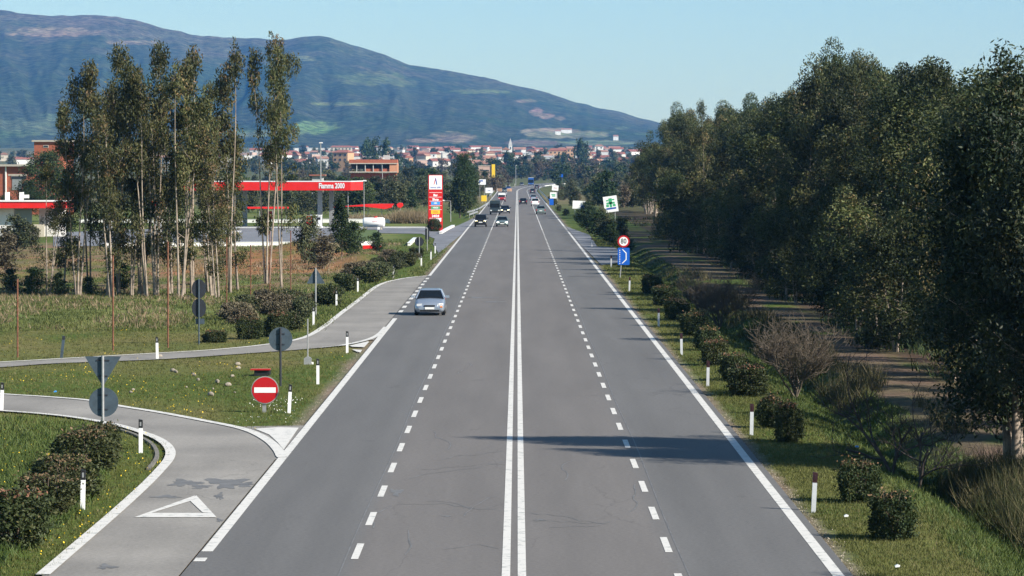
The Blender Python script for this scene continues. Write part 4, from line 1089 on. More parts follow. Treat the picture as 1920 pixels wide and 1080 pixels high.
# ------------------------------------------------------------------ delineator posts
M['post_white_shaded'] = mat('post_white_shaded', (0.50, 0.52, 0.54), 0.5, vary=.08, scale=5)  # white plastic darkened: shade on the right-hand posts is put into the colour
def post_mesh(tag_, cap, refl):
    b = MB(); w_ = .12
    b.prism([(-.055, 0), (.055, 0), (.055, .97), (-.055, .99)], -.045, .045)
    b2 = MB(); b2.prism([(-.058, .74), (.058, .74), (.058, .975), (-.058, .998)], -.049, .049)
    b3 = MB(); b3.box((0, -.053, .86), (.045, .01, .12))
    return b.mesh('body', M['post_white_shaded' if tag_ == 'r' else 'white_gloss']), b2.mesh('band', M[cap]), b3.mesh('reflector', M[refl])
M['dark_red'] = mat('dark_red', (0.028, 0.006, 0.010), 0.6)
PR = post_mesh('r', 'dark_red', 'dark_red'); PL = post_mesh('l', 'black', 'galv')
def dpost(px, py, meshes, label, group, tilt=0, h=1.0):
    p = P(px, py); o = root('delineator_post', label, 'post', (p.x, p.y, -.05), 0, group)
    o.rotation_euler = (R(RND.uniform(-2, 2)), R(tilt), 0); o.scale = (1, 1, h)
    for nm_, me in zip(('body', 'band', 'reflector'), meshes): link(nm_, me, o)
for i, (px, py, tl) in enumerate([(1525, 957, 2.5), (1409, 813, 1), (1327, 722, 1), (1278, 664, -1), (1235, 611, 0), (1180, 545, 2), (1146, 500, 0), (1110, 462, 0)]):
    dpost(px, py, PR, 'white post with dark red top on the right verge, ' + nth(i) + ' from the camera', 'marker posts on the right verge', tl)
LP = [(155, 952, 1, 'white marker post with black top inside the near slip road bend, lowest of all'), (264, 846, 0, 'white marker post at the tip of the near slip road bend'), (3, 768, 2, 'white marker post cut by the left edge beside the near slip road'),
      (542, 772, 3, 'white marker post on the island right of the no entry sign'), (596, 718, 0, 'white marker post on the island between the road and the small grey cabinet'), (651, 660, 0, 'white marker post at the far tip of the grass island'),
      (295, 672, -1, 'white marker post on the far edge of the far slip road'), (588, 608, 0, 'white marker post below the triangular sign back'), (631, 573, 0, 'white marker post on the outer bend of the far slip road'),
      (671, 546, 0, 'white marker post between dark bushes above the far slip road bend'), (738, 521, 0, 'white marker post where the far slip road leaves the carriageway'), (790, 499, 0, 'white marker post just past the start of the slip road'), (808, 486, 1, 'white marker post in front of the petrol station turning'), (816, 474, 0, 'farthest white marker post before the petrol station turning')]
for px, py, tl, lab in LP: dpost(px, py, PL, lab, 'marker posts on the left verge', tl)
PG = post_mesh('g', 'alu_dark', 'galv')
p = P(115, 669); o = root('delineator_post', 'leaning grey marker post at the field edge beyond the far slip road', 'post', (p.x, p.y, -.05)); o.rotation_euler = (0, R(7), 0)
b = MB(); b.prism([(-.06, 0), (.06, 0), (.06, .97), (-.06, .99)], -.05, .05); b.build('body', M['alu'], o)
b = MB(); b.box((0, 0, .9), (.13, .11, .16)); b.build('band', M['alu_dark'], o)
# rusty field poles
for i, (px, y0, y1, lab) in enumerate([(33, 668, 522, 'rusty red and white pole in the field, leftmost of all'), (212, 655, 478, 'tall rusty pole in the field left of the far marker post'), (315, 650, 452, 'thin rusty pole left of the two dark round signs'), (425, 585, 440, 'thin rusty pole right of the two dark round signs'),
        (470, 565, 452, 'orange rusty pole in front of the red earth'), (506, 552, 430, 'dark thin pole right of the orange one'), (545, 545, 430, 'faint thin pole nearest the triangular sign')]):
    p = P(px, y0); h = (y0 - y1) / sc(p.y)
    o = root('field_pole', lab, 'pole', (p.x, p.y, g(p.x, p.y)), 0, 'rusty poles in the field')
    b = MB(); b.tube([(0, 0, 0), (.01, 0, h)], .04 if i < 3 else .035, 7); b.build('shaft', M['rust'], o)
    b = MB(); b.tube([(.01, 0, h), (.01, 0, h + .03)], .055, 7); b.build('cap', M['rust'], o)

# ------------------------------------------------------------------ signs
def pole(o, h, r_=.035, m_='galv', z0=0):
    b = MB(); b.tube([(0, 0, z0), (0, 0, h)], r_, 10); return b.build('pole', M[m_], o)
def clamp(o, zs_, w_=.4, y=.045, m_='alu_dark'):
    for z in zs_:
        b = MB(); b.box((0, y, z), (w_, .03, .035)); b.build('clamp', M[m_], o)
# 1 give-way + disc seen from behind, near slip road
p = P(193, 812); s_ = sc(p.y)
o = root('road_sign', 'grey back of a give-way triangle above a grey disc beside the near slip road', 'sign', (p.x, p.y, -.05))
pole(o, 2.5, .045)
b = MB(); b.prism([(-.57, 2.47), (0, 1.52), (.57, 2.47)], -.075, -.05); b.build('triangle_plate', M['alu'], o)
b = MB(); b.prism(circle(0.02, 1.02, .465, 32), -.075, -.05); b.build('round_plate', M['alu'], o)
for z in (2.35, 1.85, 1.25, .8):
    b = MB(); b.box((0, -.085, z), (.42 if z > 2 else .3, .02, .04)); b.build('clamp', M['alu_dark'], o)
o.rotation_euler = (0, 0, 0)
for ch in list(bpy.data.objects):
    pass
# put the plates behind the pole (the signs face away from the camera)
def flip_y(o):
    for ch in bpy.data.objects:
        if ch.parent == o and ch.type == 'MESH' and ch.name.split('.')[0] != 'pole': ch.location.y = .125
flip_y(o)
# 2 disc back on the island
p = P(526, 722)
o = root('road_sign', 'grey back of a round sign on a dark pole standing on the island', 'sign', (p.x, p.y, -.05)); pole(o, 2.25, .045, 'alu_dark')
b = MB(); b.prism(circle(0, 1.82, .46, 32), .05, .075); b.build('round_plate', M['alu'], o)
for z in (2.02, 1.62):
    b = MB(); b.box((0, .04, z), (.32, .02, .04)); b.build('clamp', M['alu_dark'], o)
# 3 no entry
p = P(497, 771); s_ = sc(p.y)
o = root('no_entry_sign', 'red no entry disc with a white bar facing the camera on the island', 'sign', (p.x, p.y, -.05))
b = MB(); b.box((-.03, .05, .38), (.13, .05, .8)); b.build('pole', M['galv'], o)
b = MB(); b.prism(circle(0, .78, .475, 36), -.02, .02); b.build('rim', M['galv'], o)
b = MB(); b.prism(circle(0, .78, .445, 36), -.03, -.021); b.build('face', M['sign_red'], o)
b = MB(); b.box((0, -.034, .78), (.74, .006, .18)); b.build('white_bar', M['white_gloss'], o)
# 4 red board over a drain hole
p = P(492, 702)
o = root('drain_box', 'low drain box with a red edged board above the no entry sign', 'drain', (p.x, p.y, -.05))
b = MB(); b.box((0, .1, .12), (.62, .9, .24)); b.build('box', M['black'], o)
b = MB(); b.box((-.06, -.1, .27), (.78, .6, .035)); b.build('board', M['brick'], o)
b = MB(); b.box((-.06, -.42, .268), (.80, .03, .05)); b.build('red_edge', M['sign_red'], o)
# 5 two dark discs seen from behind, half turned
p = P(373, 644)
o = root('road_sign', 'two dark round sign backs one above the other beyond the far slip road', 'sign', (p.x, p.y, -.08))
pole(o, 3.15, .035, 'alu')
for k, z in enumerate((2.68, 1.77)):
    b = MB(); b.prism(circle(0, z, .45, 28, .76), .05, .08); b.build('round_plate', M['alu_dark'], o)
b = MB(); b.box((.05, .06, 1.13), (.42, .03, .26)); b.build('small_plate', M['alu'], o)
# 6 triangle back beyond the slip road
p = P(592, 590)
o = root('road_sign', 'dark back of an upright triangular sign beyond the far slip road bend', 'sign', (p.x, p.y, -.08)); pole(o, 2.75, .045, 'galv')
b = MB(); b.prism([(-.52, 1.85), (.52, 1.85), (0, 2.78)], .05, .08); b.build('triangle_plate', M['alu'], o)
# 7 grey post with a cabinet
p = P(577, 681)
o = root('utility_post', 'thin grey post with a small grey cabinet at its foot on the island', 'post', (p.x, p.y, -.05)); pole(o, 1.95, .03)
b = MB(); b.prism([(-.16, 0), (.16, 0), (.16, .26), (0, .36), (-.16, .26)], -.1, .1); b.build('cabinet', M['galv'], o)
b = MB(); b.box((.2, 0, .05), (.1, .08, .1)); b.build('foot_block', M['white_paint'], o)
# 8 dark signs before the petrol station
p = P(786, 486)
o = root('road_sign', 'dark back of a round sign before the petrol station turning', 'sign', (p.x, p.y, -.08)); pole(o, 2.1, .04)
b = MB(); b.prism(circle(0, 1.68, .42, 24), .05, .08); b.build('round_plate', M['alu_dark'], o)
p = P(801, 470)
o = root('road_sign', 'dark back of a tall rectangular sign just right of the round one', 'sign', (p.x, p.y, -.08)); pole(o, 2.4, .04)
b = MB(); b.box((0, .06, 1.75), (.42, .03, 1.1)); b.build('plate', M['alu_dark'], o)
# 9 speed limit + lay-by sign
p = P(1163, 520)
o = root('speed_limit_sign', 'round 80 speed limit sign above a blue lay-by panel on the right verge', 'sign', (p.x, p.y, -.08)); 
b = MB(); b.tube([(-.02, .06, 0), (.22, .06, 3.05)], .045, 10); b.build('pole', M['galv'], o)
b = MB(); b.prism(circle(.25, 2.82, .46, 32), -.01, .02, 0, 1); b.build('speed_disc', [M['sign_red'], M['alu']], o)
b = MB(); b.prism(circle(.25, 2.82, .34, 32), -.02, -.012); b.build('disc_face', M['white_gloss'], o)
text_mesh('speed_number', '80', .56, M['black'], o, .25, -.026, 2.82, 0.8, bold=.004, depth=.003)
b = MB(); b.prism(rrect(.26, 1.68, .90, 1.30, .06), -.005, .02, 0, 1); b.build('layby_panel', [M['sign_blue'], M['alu']], o)
b = MB()
for k in range(7): b.box((-.04, -.012, 1.14 + k * .165), (.055, .008, .085))
b.add([(x, -.012, z) for x, z in [(.10, 1.14), (.18, 1.14), (.48, 1.42), (.48, 1.95), (.20, 2.22), (.12, 2.22), (.41, 1.91), (.41, 1.45)]], [(0, 1, 2, 7), (7, 2, 3, 6), (6, 3, 4, 5)])
b.build('layby_symbol', M['white_gloss'], o)

def billboard(px, D, y0, y1, wpx, label, name='billboard', tilt=0, legs=2, face='white_gloss', side=0, extra=None, ang=0):
    s_ = sc(D); W = wpx / s_; zt = zat(y0, D); zb = zat(y1, D); H = zt - zb
    p = at(px, D)
    o = root(name, label, 'sign', (p.x, p.y, g(p.x, p.y)), ang)
    b = MB(); T = Matrix.Rotation(R(tilt), 3, 'Y'); zc_ = (zt + zb) / 2
    def q(x, z): v = T @ Vector((x, 0, z)); return (v.x, v.z + zc_)
    b.prism([q(-W / 2, -H / 2), q(W / 2, -H / 2), q(W / 2, H / 2), q(-W / 2, H / 2)], -.05, .05, 0, 1); b.build('panel', [M[face], M['galv']], o)
    for k in range(legs):
        xl = 0 if legs == 1 else (-1 + 2 * k) * W * .32
        b = MB(); b.tube([(xl, .09, 0), (xl, .09, zc_ + H * .3)], .05, 8); b.build('leg', M['galv'], o)
    if extra: extra(o, q, W, H)
    return o
def art_palm(o, q, W, H):
    b = MB()
    for (x0, z0, x1, z1) in [(-.12, .05, .12, .36), (-.3, .0, .3, .12), (-.08, -.2, .08, .05), (-.34, -.16, -.14, -.02), (.14, -.16, .34, -.02), (-.3, .2, -.14, .28), (.12, .22, .3, .3)]:
        c_ = [q(x0 * W, z0 * H), q(x1 * W, z0 * H), q(x1 * W, z1 * H), q(x0 * W, z1 * H)]
        b.add([(x, -.06, z) for x, z in c_], [(0, 1, 2, 3)])
    b.build('green_print', M['green_p'], o)
    b = MB(); c_ = [q(-.36 * W, -.33 * H), q(.36 * W, -.33 * H), q(.36 * W, -.22 * H), q(-.36 * W, -.22 * H)]; b.add([(x, -.06, z) for x, z in c_], [(0, 1, 2, 3)]); b.build('blue_lettering', M['blue_p'], o)
def art(m_, rects, nm_='print'):
    def f(o, q, W, H):
        b = MB()
        for (x0, z0, x1, z1) in rects:
            c_ = [q(x0 * W, z0 * H), q(x1 * W, z0 * H), q(x1 * W, z1 * H), q(x0 * W, z1 * H)]; b.add([(x, -.06, z) for x, z in c_], [(0, 1, 2, 3)])
        b.build(nm_, M[m_], o)
    return f
billboard(1145, 560, 367, 397, 26, 'tilted white billboard with green palm shape and blue lettering above the bushes', tilt=-8, extra=art_palm)
billboard(1085.5, 640, 376, 391, 24, 'smaller white billboard with a blue corner half hidden by a dark bush', tilt=3, extra=art('blue_p', [(.15, -.5, .45, -.05)]))
billboard(1041, 830, 347, 357, 12, 'upper white board tilted above the green lettered one by the right verge', tilt=5, extra=art('sign_red', [(-.25, -.05, .25, .03)]))
billboard(1037.5, 800, 360, 371.5, 12.5, 'white board with green lettering below the tilted one by the right verge', extra=art('green_p', [(-.3, .05, .3, .2), (-.2, -.2, .3, -.02)]))
billboard(1034, 790, 372, 384, 8, 'narrow blue sign turned sideways under the green lettered board', face='sign_blue', name='road_sign', legs=1)
billboard(1046, 800, 386, 392, 9, 'small blue panel low beside the right verge', face='sign_blue', name='road_sign', legs=1)
billboard(904, 1000, 336, 346, 14, 'white board with dark blue lettering beside the left carriageway, upper one', extra=art('blue_p', [(-.4, .1, .1, .35), (-.5, -.2, -.3, .1)]))
billboard(917, 900, 351.5, 361.5, 13.5, 'white board with a faint slanted blue stripe, lower one on the left', extra=art('blue_p', [(-.2, -.05, .2, .04)]))
billboard(907.5, 850, 366, 377, 10, 'bright yellow board beside the left carriageway', face='yellow')
billboard(1051.5, 1500, 325, 332, 8, 'distant blue direction sign right of the road bend', face='sign_blue', name='road_sign')

# guard rails
def guard_rail(pts, label, m_='galv', n=None):
    o = root('guard_rail', label, 'guard rail', (pts[0][0], pts[0][1], 0)); o0 = Vector((pts[0][0], pts[0][1], 0))
    b = MB()
    for i in range(len(pts) - 1):
        a = Vector((*pts[i], 0)) - o0; c_ = Vector((*pts[i + 1], 0)) - o0
        for dz, dy in ((.52, 0), (.60, .05), (.68, 0), (.76, .05)):
            pass
        prof = [(0, .45), (.06, .52), (0, .6), (.06, .68), (0, .76)]
        nrm = Vector((-(c_ - a).y, (c_ - a).x, 0)).normalized()
        vs = [a + nrm * u + Vector((0, 0, v)) for u, v in prof] + [c_ + nrm * u + Vector((0, 0, v)) for u, v in prof]
        b.add(vs, [(k, k + 1, 5 + k + 1, 5 + k) for k in range(4)])
    b.build('rail', M[m_], o)
    for i in range(0, len(pts)):
        a = Vector((*pts[i], 0)) - o0
        q = MB(); q.box((a.x, a.y + .1, .33), (.08, .1, .76)); q.build('rail_post', M['galv'], o)
def pr(lst): return [(P(*q).x, P(*q).y) for q in lst]
guard_rail(pr([(876, 404), (888, 401), (900, 396), (910, 389), (917, 384)]), 'pale guard rail curving away from the left carriageway beyond the pylon')
guard_rail(pr([(880, 409), (888, 406), (896, 403)]), 'short end of guard rail below the curving one')
guard_rail([(7.6 + float(cx(y)), y) for y in range(840, 1480, 60)], 'long guard rail along the right edge before the bend')
guard_rail([(float(cx(y)) - 7.6, y) for y in range(1000, 1240, 40)], 'guard rail along the left edge below the bend')
guard_rail([(float(cx(y)) + 9 + (y - 1560) * .02, y) for y in range(1500, 1990, 60)], 'far pale guard rail outside the bend', 'white_paint')
for i, (px, py) in enumerate([(932, 360), (936.5, 357), (940, 355.5), (943.5, 354), (949, 352.5), (956, 351), (965.5, 349)]):
    D = FPX * CAMH / (py - 313)
    dpost(px, py, PL, 'tiny white marker post on the left of the distant bend, ' + nth(i) + ' going away', 'marker posts by the distant bend', 0, 1.6)
# lamp posts and masts
def lamp_post(px, D, ytop, label, double=False, base_y=None, r_=.06, head=True, arm=0.6):
    p = at(px, D); h = zat(ytop, D)
    o = root('street_lamp', label, 'lamp post', (p.x, p.y, g(p.x, p.y)), 0, 'lamp posts')
    b = MB(); b.tube([(0, 0, 0), (0, 0, h * .5), (0, 0, h)], [r_ * 1.3, r_, r_ * .7], 8); b.build('pole', M['galv'], o)
    b = MB(); b.tube([(-arm if double else -.02, 0, h), (arm, 0, h + .05)], .035, 6); b.build('arm', M['galv'], o)
    for sx_ in ((-1, 1) if double else (1,)):
        b = MB(); b.prism([(sx_ * arm - .32, h), (sx_ * arm + .32, h), (sx_ * arm + .2, h + .16), (sx_ * arm - .22, h + .16)], -.16, .16); b.build('lamp_head', M['white_gloss'], o)
    return o
lamp_post(682.5, 520, 339, 'lamp post just right of the red canopy corner', arm=.1)
lamp_post(652.5, 505, 344, 'lamp post in front of the red canopy corner', arm=.1)
lamp_post(601.5, 560, 268, 'tallest thin white mast rising behind the red canopy', r_=.1, arm=.05)
lamp_post(967, 1700, 310, 'thin lamp post beside the distant bend', r_=.12, arm=.3)
lamp_post(717, 1000, 297, 'pale lamp post at the right end of the unfinished building', r_=.1, arm=.3)
lamp_post(845, 560, 376, 'thin frame post right of the red price pylon', arm=-1.2)
lamp_post(172, 470, 410, 'white globe lamp glimpsed through the grove', double=True, arm=.4)
lamp_post(1203, 1400, 341, 'short pale post at the edge of the right-hand wood', r_=.05, arm=.02)

# ------------------------------------------------------------------ petrol station
D0 = 500
cpt = at(655, D0)
o = root('station_canopy', 'long red petrol station canopy lettered Fiamma 2000 on grey columns', 'canopy', (cpt.x, cpt.y, 0), R(-5.6))
zb, zt = zat(357, D0), zat(341, D0)
b = MB(); b.box((-11.6, 6, (zb + zt) / 2 + .05), (22.9, 11.6, zt - zb - .1)); b.build('roof_slab', M['concrete'], o)
b = MB()
b.box((-11.6, .1, (zb + zt) / 2), (23.6, .2, zt - zb)); b.box((-11.6, 12, (zb + zt) / 2), (23.6, .2, zt - zb))
b.box((.1, 6.05, (zb + zt) / 2), (.2, 11.7, zt - zb)); b.box((-23.3, 6.05, (zb + zt) / 2), (.2, 11.7, zt - zb))
b.build('fascia', M['bright_red'], o)
b = MB(); b.box((-11.6, .15, zt + .07), (23.7, .34, .14)); b.box((.1, 6.2, zt + .07), (.3, 11.7, .14)); b.build('edge_strip', M['white_gloss'], o)
text_mesh('fascia_lettering', 'Fiamma 2000', 1.02, M['white_gloss'], o, -2.45, -.03, (zb + zt) / 2 + .02, .66, bold=.03, depth=.01)
for (x, y) in [(-4.6, 3.4), (-3.7, 8.2), (-16.8, 3.4), (-16.0, 8.2)]:
    b = MB(); b.box((x, y, zb / 2), (.62, .5, zb)); b.build('column', M['galv'], o)
def pump(px, D, label, col_):
    p = at(px, D); o = root('fuel_pump', label, 'fuel pump', (p.x, p.y, 0), R(-5.6), 'fuel pumps')
    b = MB(); b.box((0, 0, .12), (1.0, .8, .24)); b.build('plinth', M['white_paint'], o)
    b = MB(); b.box((0, 0, .95), (.7, .45, 1.4)); b.build('body', M[col_], o)
    b = MB(); b.box((0, -.235, 1.3), (.5, .02, .35)); b.build('display', M['black'], o)
    b = MB(); b.box((0, 0, 1.72), (.8, .55, .14)); b.build('cap', M['white_gloss'], o)
pump(580, 503, 'red fuel pump left of the right-hand canopy columns', 'red_paint'); pump(598, 500, 'white fuel pump between the right-hand canopy columns', 'white_gloss')
pump(425, 503, 'white fuel pump under the canopy behind the grove trunks', 'white_gloss')
# price pylon
p = at(816.5, 480); s_ = sc(480)
o = root('price_pylon', 'tall red price pylon with a white flame logo panel and coloured price strips', 'sign', (p.x, p.y, 0), R(4))
H = zat(328, 480); Wd = 27 / s_
b = MB(); b.box((0, 0, H / 2), (Wd, .42, H)); b.build('body', M['red_paint'], o)
b = MB(); b.box((-Wd / 2 - .012, 0, H / 2), (.03, .40, H - .02)); b.build('painted_shade_edge', M['black'], o, 'left edge painted black for shade')  # black strip stands in for shade on the pylon's left side
def zz(py): return zat(py, 480)
b = MB(); b.box((0, -.225, (zz(329) + zz(355)) / 2), (Wd * .88, .03, zz(329) - zz(355))); b.build('logo_panel', M['white_gloss'], o)
b = MB(); b.prism([(-.26, zz(346)), (-.15, zz(346)), (.02, zz(336)), (-.02, zz(334))], -.252, -.245); b.build('logo_red_stroke', M['red_paint'], o)
b = MB(); b.prism([(.12, zz(346)), (.26, zz(346.5)), (.06, zz(334)), (-.03, zz(333.5)), (.02, zz(339))], -.256, -.246); b.build('logo_blue_stroke', M['blue_p'], o)
text_mesh('logo_lettering', 'Fiamma 2000', .30, M['blue_p'], o, 0, -.246, zz(351.5), .85, bold=.006, depth=.003)
for (pa, txt, c_, sz_) in [(366, 'Bar', 'white_gloss', .42), (374, 'Shop', 'white_gloss', .42), (405, '24/24', 'white_gloss', .42)]:
    text_mesh('lettering', txt, sz_, M[c_], o, 0, -.216, zz(pa), 1.0, bold=.02, depth=.004)
for (a, c_, m_, txt) in [(378, 384, 'cyan_p', 'GPL'), (387, 392, 'green_p', 'VERDE'), (394, 401, 'yellow', 'DIESEL')]:
    b = MB(); b.box((0, -.222, (zz(a) + zz(c_)) / 2), (Wd * .62, .02, zz(a) - zz(c_))); q = b.build('price_strip', M[m_], o)
    text_mesh('lettering', txt, .27, M['white_gloss'] if m_ != 'yellow' else M['orange'], q, 0, -.236, (zz(a) + zz(c_)) / 2, .9, bold=.01, depth=.003)
b = MB()
for py in (361, 369.5, 377, 385.5, 393, 409): b.box((0, -.216, zz(py)), (Wd * .86, .01, .045))
b.build('divider_lines', M['white_gloss'], o)
b = MB(); b.box((.35, -.222, zz(412)), (Wd * .42, .02, .5)); b.build('lower_panel', M['white_gloss'], o)
place(HEDGE[0], 'round_bush', 'round dark bush at the foot of the red price pylon', 'bush', at(814, 474).x, 474, 1.7, 1.0)
# gas tank
p = at(701, 486)
o = root('gas_tank', 'white horizontal gas tank with a red valve lid on the station lawn', 'tank', (p.x, p.y, 0), R(-3))
b = MB(); L_, r_ = 2.95, .68
b.tube([(-L_ / 2, 0, .95), (-L_ / 2 + .07, 0, .95), (-L_ / 2 + .22, 0, .95), (L_ / 2 - .22, 0, .95), (L_ / 2 - .07, 0, .95), (L_ / 2, 0, .95)], [r_ * .55, r_ * .85, r_, r_, r_ * .85, r_ * .55], 24); b.build('vessel', M['white_gloss'], o)
b = MB(); b.tube([(.2, 0, 1.6), (.2, 0, 1.78)], .26, 14); b.build('valve_lid', M['red_paint'], o)
for x in (-1, 1):
    b = MB(); b.box((x, 0, .18), (.16, .9, .36)); b.build('saddle', M['concrete'], o)
text_mesh('lettering', 'G.P.L.', .26, M['red_paint'], o, .25, -.69, 1.12, 1.3, depth=.003)
p = P(710, 452); o = root('bollard', 'small white bollard in front of the white gas tank', 'post', (p.x, p.y, -.05)); b = MB(); b.tube([(0, 0, 0), (0, 0, 1.45)], .05, 8); b.build('stake', M['black'], o)
b = MB(); b.box((0, 0, 1.5), (.28, .2, .3)); b.build('head', M['white_gloss'], o)
# low walls and kerbs
def low_wall(pts, h, th, label, m_='wall_white'):
    o0 = Vector((pts[0].x, pts[0].y, -.05)); o = root('low_wall', label, 'wall', o0)
    b = MB(); n = len(pts)
    for i in range(n - 1):
        a, c_ = pts[i] - o0, pts[i + 1] - o0; d = c_ - a; d.z = 0
        b.box(((a.x + c_.x) / 2, (a.y + c_.y) / 2, h / 2 + i * .0005), (d.length + th * .8, th, h), rz=math.atan2(d.y, d.x))
    b.build('masonry', M[m_], o)
    b = MB()
    for i in range(n - 1):
        a, c_ = pts[i] - o0, pts[i + 1] - o0; d = c_ - a; d.z = 0
        b.box(((a.x + c_.x) / 2, (a.y + c_.y) / 2, h + .02 + i * .0007), (d.length + th * 1.1, th * 1.3, .04), rz=math.atan2(d.y, d.x))
    b.build('coping', M['white_gloss'], o)
low_wall([P(200, 463), P(380, 461), P(606, 460)], .42, .25, 'long low white wall between the grove and the station forecourt')
low_wall([P(662, 461), P(706, 460)], .48, .25, 'short low white wall segment right of the dark evergreen')
low_wall([P(560, 417), P(690, 417), P(800, 418)], .55, .25, 'low white retaining wall behind the white gas tank')
low_wall([P(150, 417), P(440, 417), P(556, 417)], .5, .25, 'low white retaining wall behind the canopy')
low_wall([P(440, 427), P(660, 427), P(799, 427)], .14, .25, 'white kerb of the lawn strip behind the gas tank')
low_wall([P(370, 436), P(446, 435)], .15, .6, 'long white pump island kerb under the canopy')
low_wall([P(767, 460), P(778, 450)], .3, .3, 'short white kerb left of the round sign backs')
low_wall([P(826, 438), P(838, 431), P(850, 425)], .25, .35, 'white kerb at the foot of the red price pylon')
lawn = [P(*q) for q in [(650, 455), (706, 452), (716, 438), (705, 431), (640, 431), (628, 445)]]
poly_sheet('lawn', lawn, .0, M['grass_sheet'] if 'grass_sheet' in M else mat('lawn_green', (0.07, 0.105, 0.025), 0.95, vary=.35, scale=.8))
p = P(698, 467); o = tag(MB().prism([(-.95, 0), (.75, .12), (.95, .3), (.1, .42), (-.95, .38)], -.3, .3).build('red_barrier', M['bright_red'], None, loc=(p.x, p.y, 0)), 'small red plastic barrier lying on the bank below the lawn', 'barrier')
# far shelter and red awning
p = at(500, 556); o = root('shelter', 'low red roofed shelter seen under the canopy', 'shelter', (p.x, p.y, 0))
b = MB(); b.box((0, 0, 2.15), (6.6, 2.4, .28)); b.build('roof', M['bright_red'], o)
for x in (-3.1, -1, 1, 3.1):
    b = MB(); b.box((x, -1, 1.0), (.14, .14, 2.0)); b.build('column', M['galv'], o)
b = MB(); b.box((.5, 1.0, .9), (.9, .2, 1.4)); b.build('vending_machine', M['red_paint'], o)
p = at(705, 590); s_ = sc(590)
def az(px, py): return ((px - 705) / s_, zat(py, 590))
o = root('red_awning', 'long low red tapering awning with a rounded end right of the lamp post', 'awning', (p.x, p.y, 0))
b = MB(); b.prism([az(622, 389.5), az(655, 387), az(680, 387), (az(700, 389)), az(722, 392), az(734, 389), az(739, 382), az(715, 382), az(690, 382.5), az(655, 385.5), az(622, 388.5)], -1.2, 1.2); b.build('cover', M['bright_red'], o)
b = MB(); b.prism([az(*q) for q in [(744, 383), (746, 388), (751, 390), (756, 386), (755, 380.5), (748, 380)]], -.8, .8); b.build('rounded_end', M['bright_red'], o)
for px in (664, 690, 716, 736, 750):
    b = MB(); x, z = az(px, 386); b.tube([(x, 0, 0), (x, 0, z)], .06, 6); b.build('leg', M['galv'], o)
# white service building on the left
p = at(0, 436)
o = root('service_building', 'white petrol station building with a red fascia at the left edge', 'building', (p.x, p.y, 0), R(-3))
s_ = sc(436)
def bx_(px): return px / s_
b = MB(); zf0, zf1 = zat(390, 436), zat(378, 436)
b.box((bx_(-60), 3, zf0 / 2), (bx_(172), 6, zf0)); b.build('wall', M['wall_white'], o)
b = MB(); b.box((bx_(21), 2.6, (zf0 + zf1) / 2), (bx_(198), 8, zf1 - zf0)); b.build('fascia', M['bright_red'], o)
b = MB(); b.box((bx_(21), 2.6, zf1 + .06), (bx_(200), 8.2, .12)); b.build('roof', M['wall_white'], o)
b = MB(); b.box((bx_(44), -.03, zf0 / 2 + .1), (bx_(33), .06, zf0 - .3)); b.build('shutter', mat('shutter_green', (0.22, 0.25, 0.21), .6), o)
b = MB(); b.box((bx_(90), 3.2, zf0 / 2), (bx_(50), .3, zf0)); b.build('screen_wall', M['wall_white'], o)
b = MB(); b.box((bx_(66), -.2, .75), (bx_(36), .25, 1.5)); b.build('parapet_wall', M['wall_cream'], o)
for px in (11, 38):
    b = MB(); b.box((bx_(px), 1, zf1 + .6), (.45, .6, 1.05)); b.build('chimney', M['wall_white'], o)
b = MB(); b.box((bx_(46), 1, zf1 + .62), (.7, .5, .4)); b.build('roof_vent', M['wall_white'], o)
p = at(296, 452)
o = root('kiosk', 'grey kiosk with a red cap glimpsed between the grove trunks', 'kiosk', (p.x, p.y, 0))
b = MB(); b.box((0, 0, zat(386, 452) / 2), (1.0, 1, zat(386, 452))); b.build('body', M['wall_grey'], o)
b = MB(); b.box((-.1, 0, zat(381.5, 452)), (1.5, 1.3, .55)); b.build('cap', M['bright_red'], o)
p = at(208, 470); o = root('storage_tank', 'upright white tank glimpsed between the grove trunks', 'tank', (p.x, p.y, 0))
b = MB(); b.tube([(0, 0, .3), (0, 0, 3.3), (0, 0, 3.5)], [.6, .6, .3], 16); b.build('vessel', M['white_gloss'], o)
for x in (-.4, .4):
    b = MB(); b.box((x, 0, .15), (.12, .5, .3)); b.build('foot', M['galv'], o)
for i, (px, D, h) in enumerate([(572, 640, 4.0), (590, 650, 4.6), (604, 645, 4.2), (620, 655, 4.4), (548, 650, 4.0)]): place(BUSH[[0, 1, 0, 2, 0][i]], 'olive_tree', 'grey-green tree seen under the canopy right half, ' + nth(i), 'tree', at(px, D).x, D, h, 1.2, group='trees under the canopy')
# tan reeds on the bank behind the station
def straw_bank(x0, x1, y0, y1, n, seed, hh=(.6, 1.6)):
    rg = np.random.default_rng(seed); a = at(x0, y0).x; c_ = at(x1, y0).x
    pts = np.stack([rg.uniform(a, c_, n), rg.uniform(y0, y1, n), np.zeros(n)], 1); pts[:, 2] = gz(pts[:, 0], pts[:, 1])
    return tufts('reeds', pts, rg.uniform(*hh, n), np.full(n, .09), 6, M['straw'], seed, .25)
straw_bank(640, 800, 552, 580, 1100, 70, (.5, 1.3)); straw_bank(735, 803, 540, 556, 900, 71, (.9, 2.3))

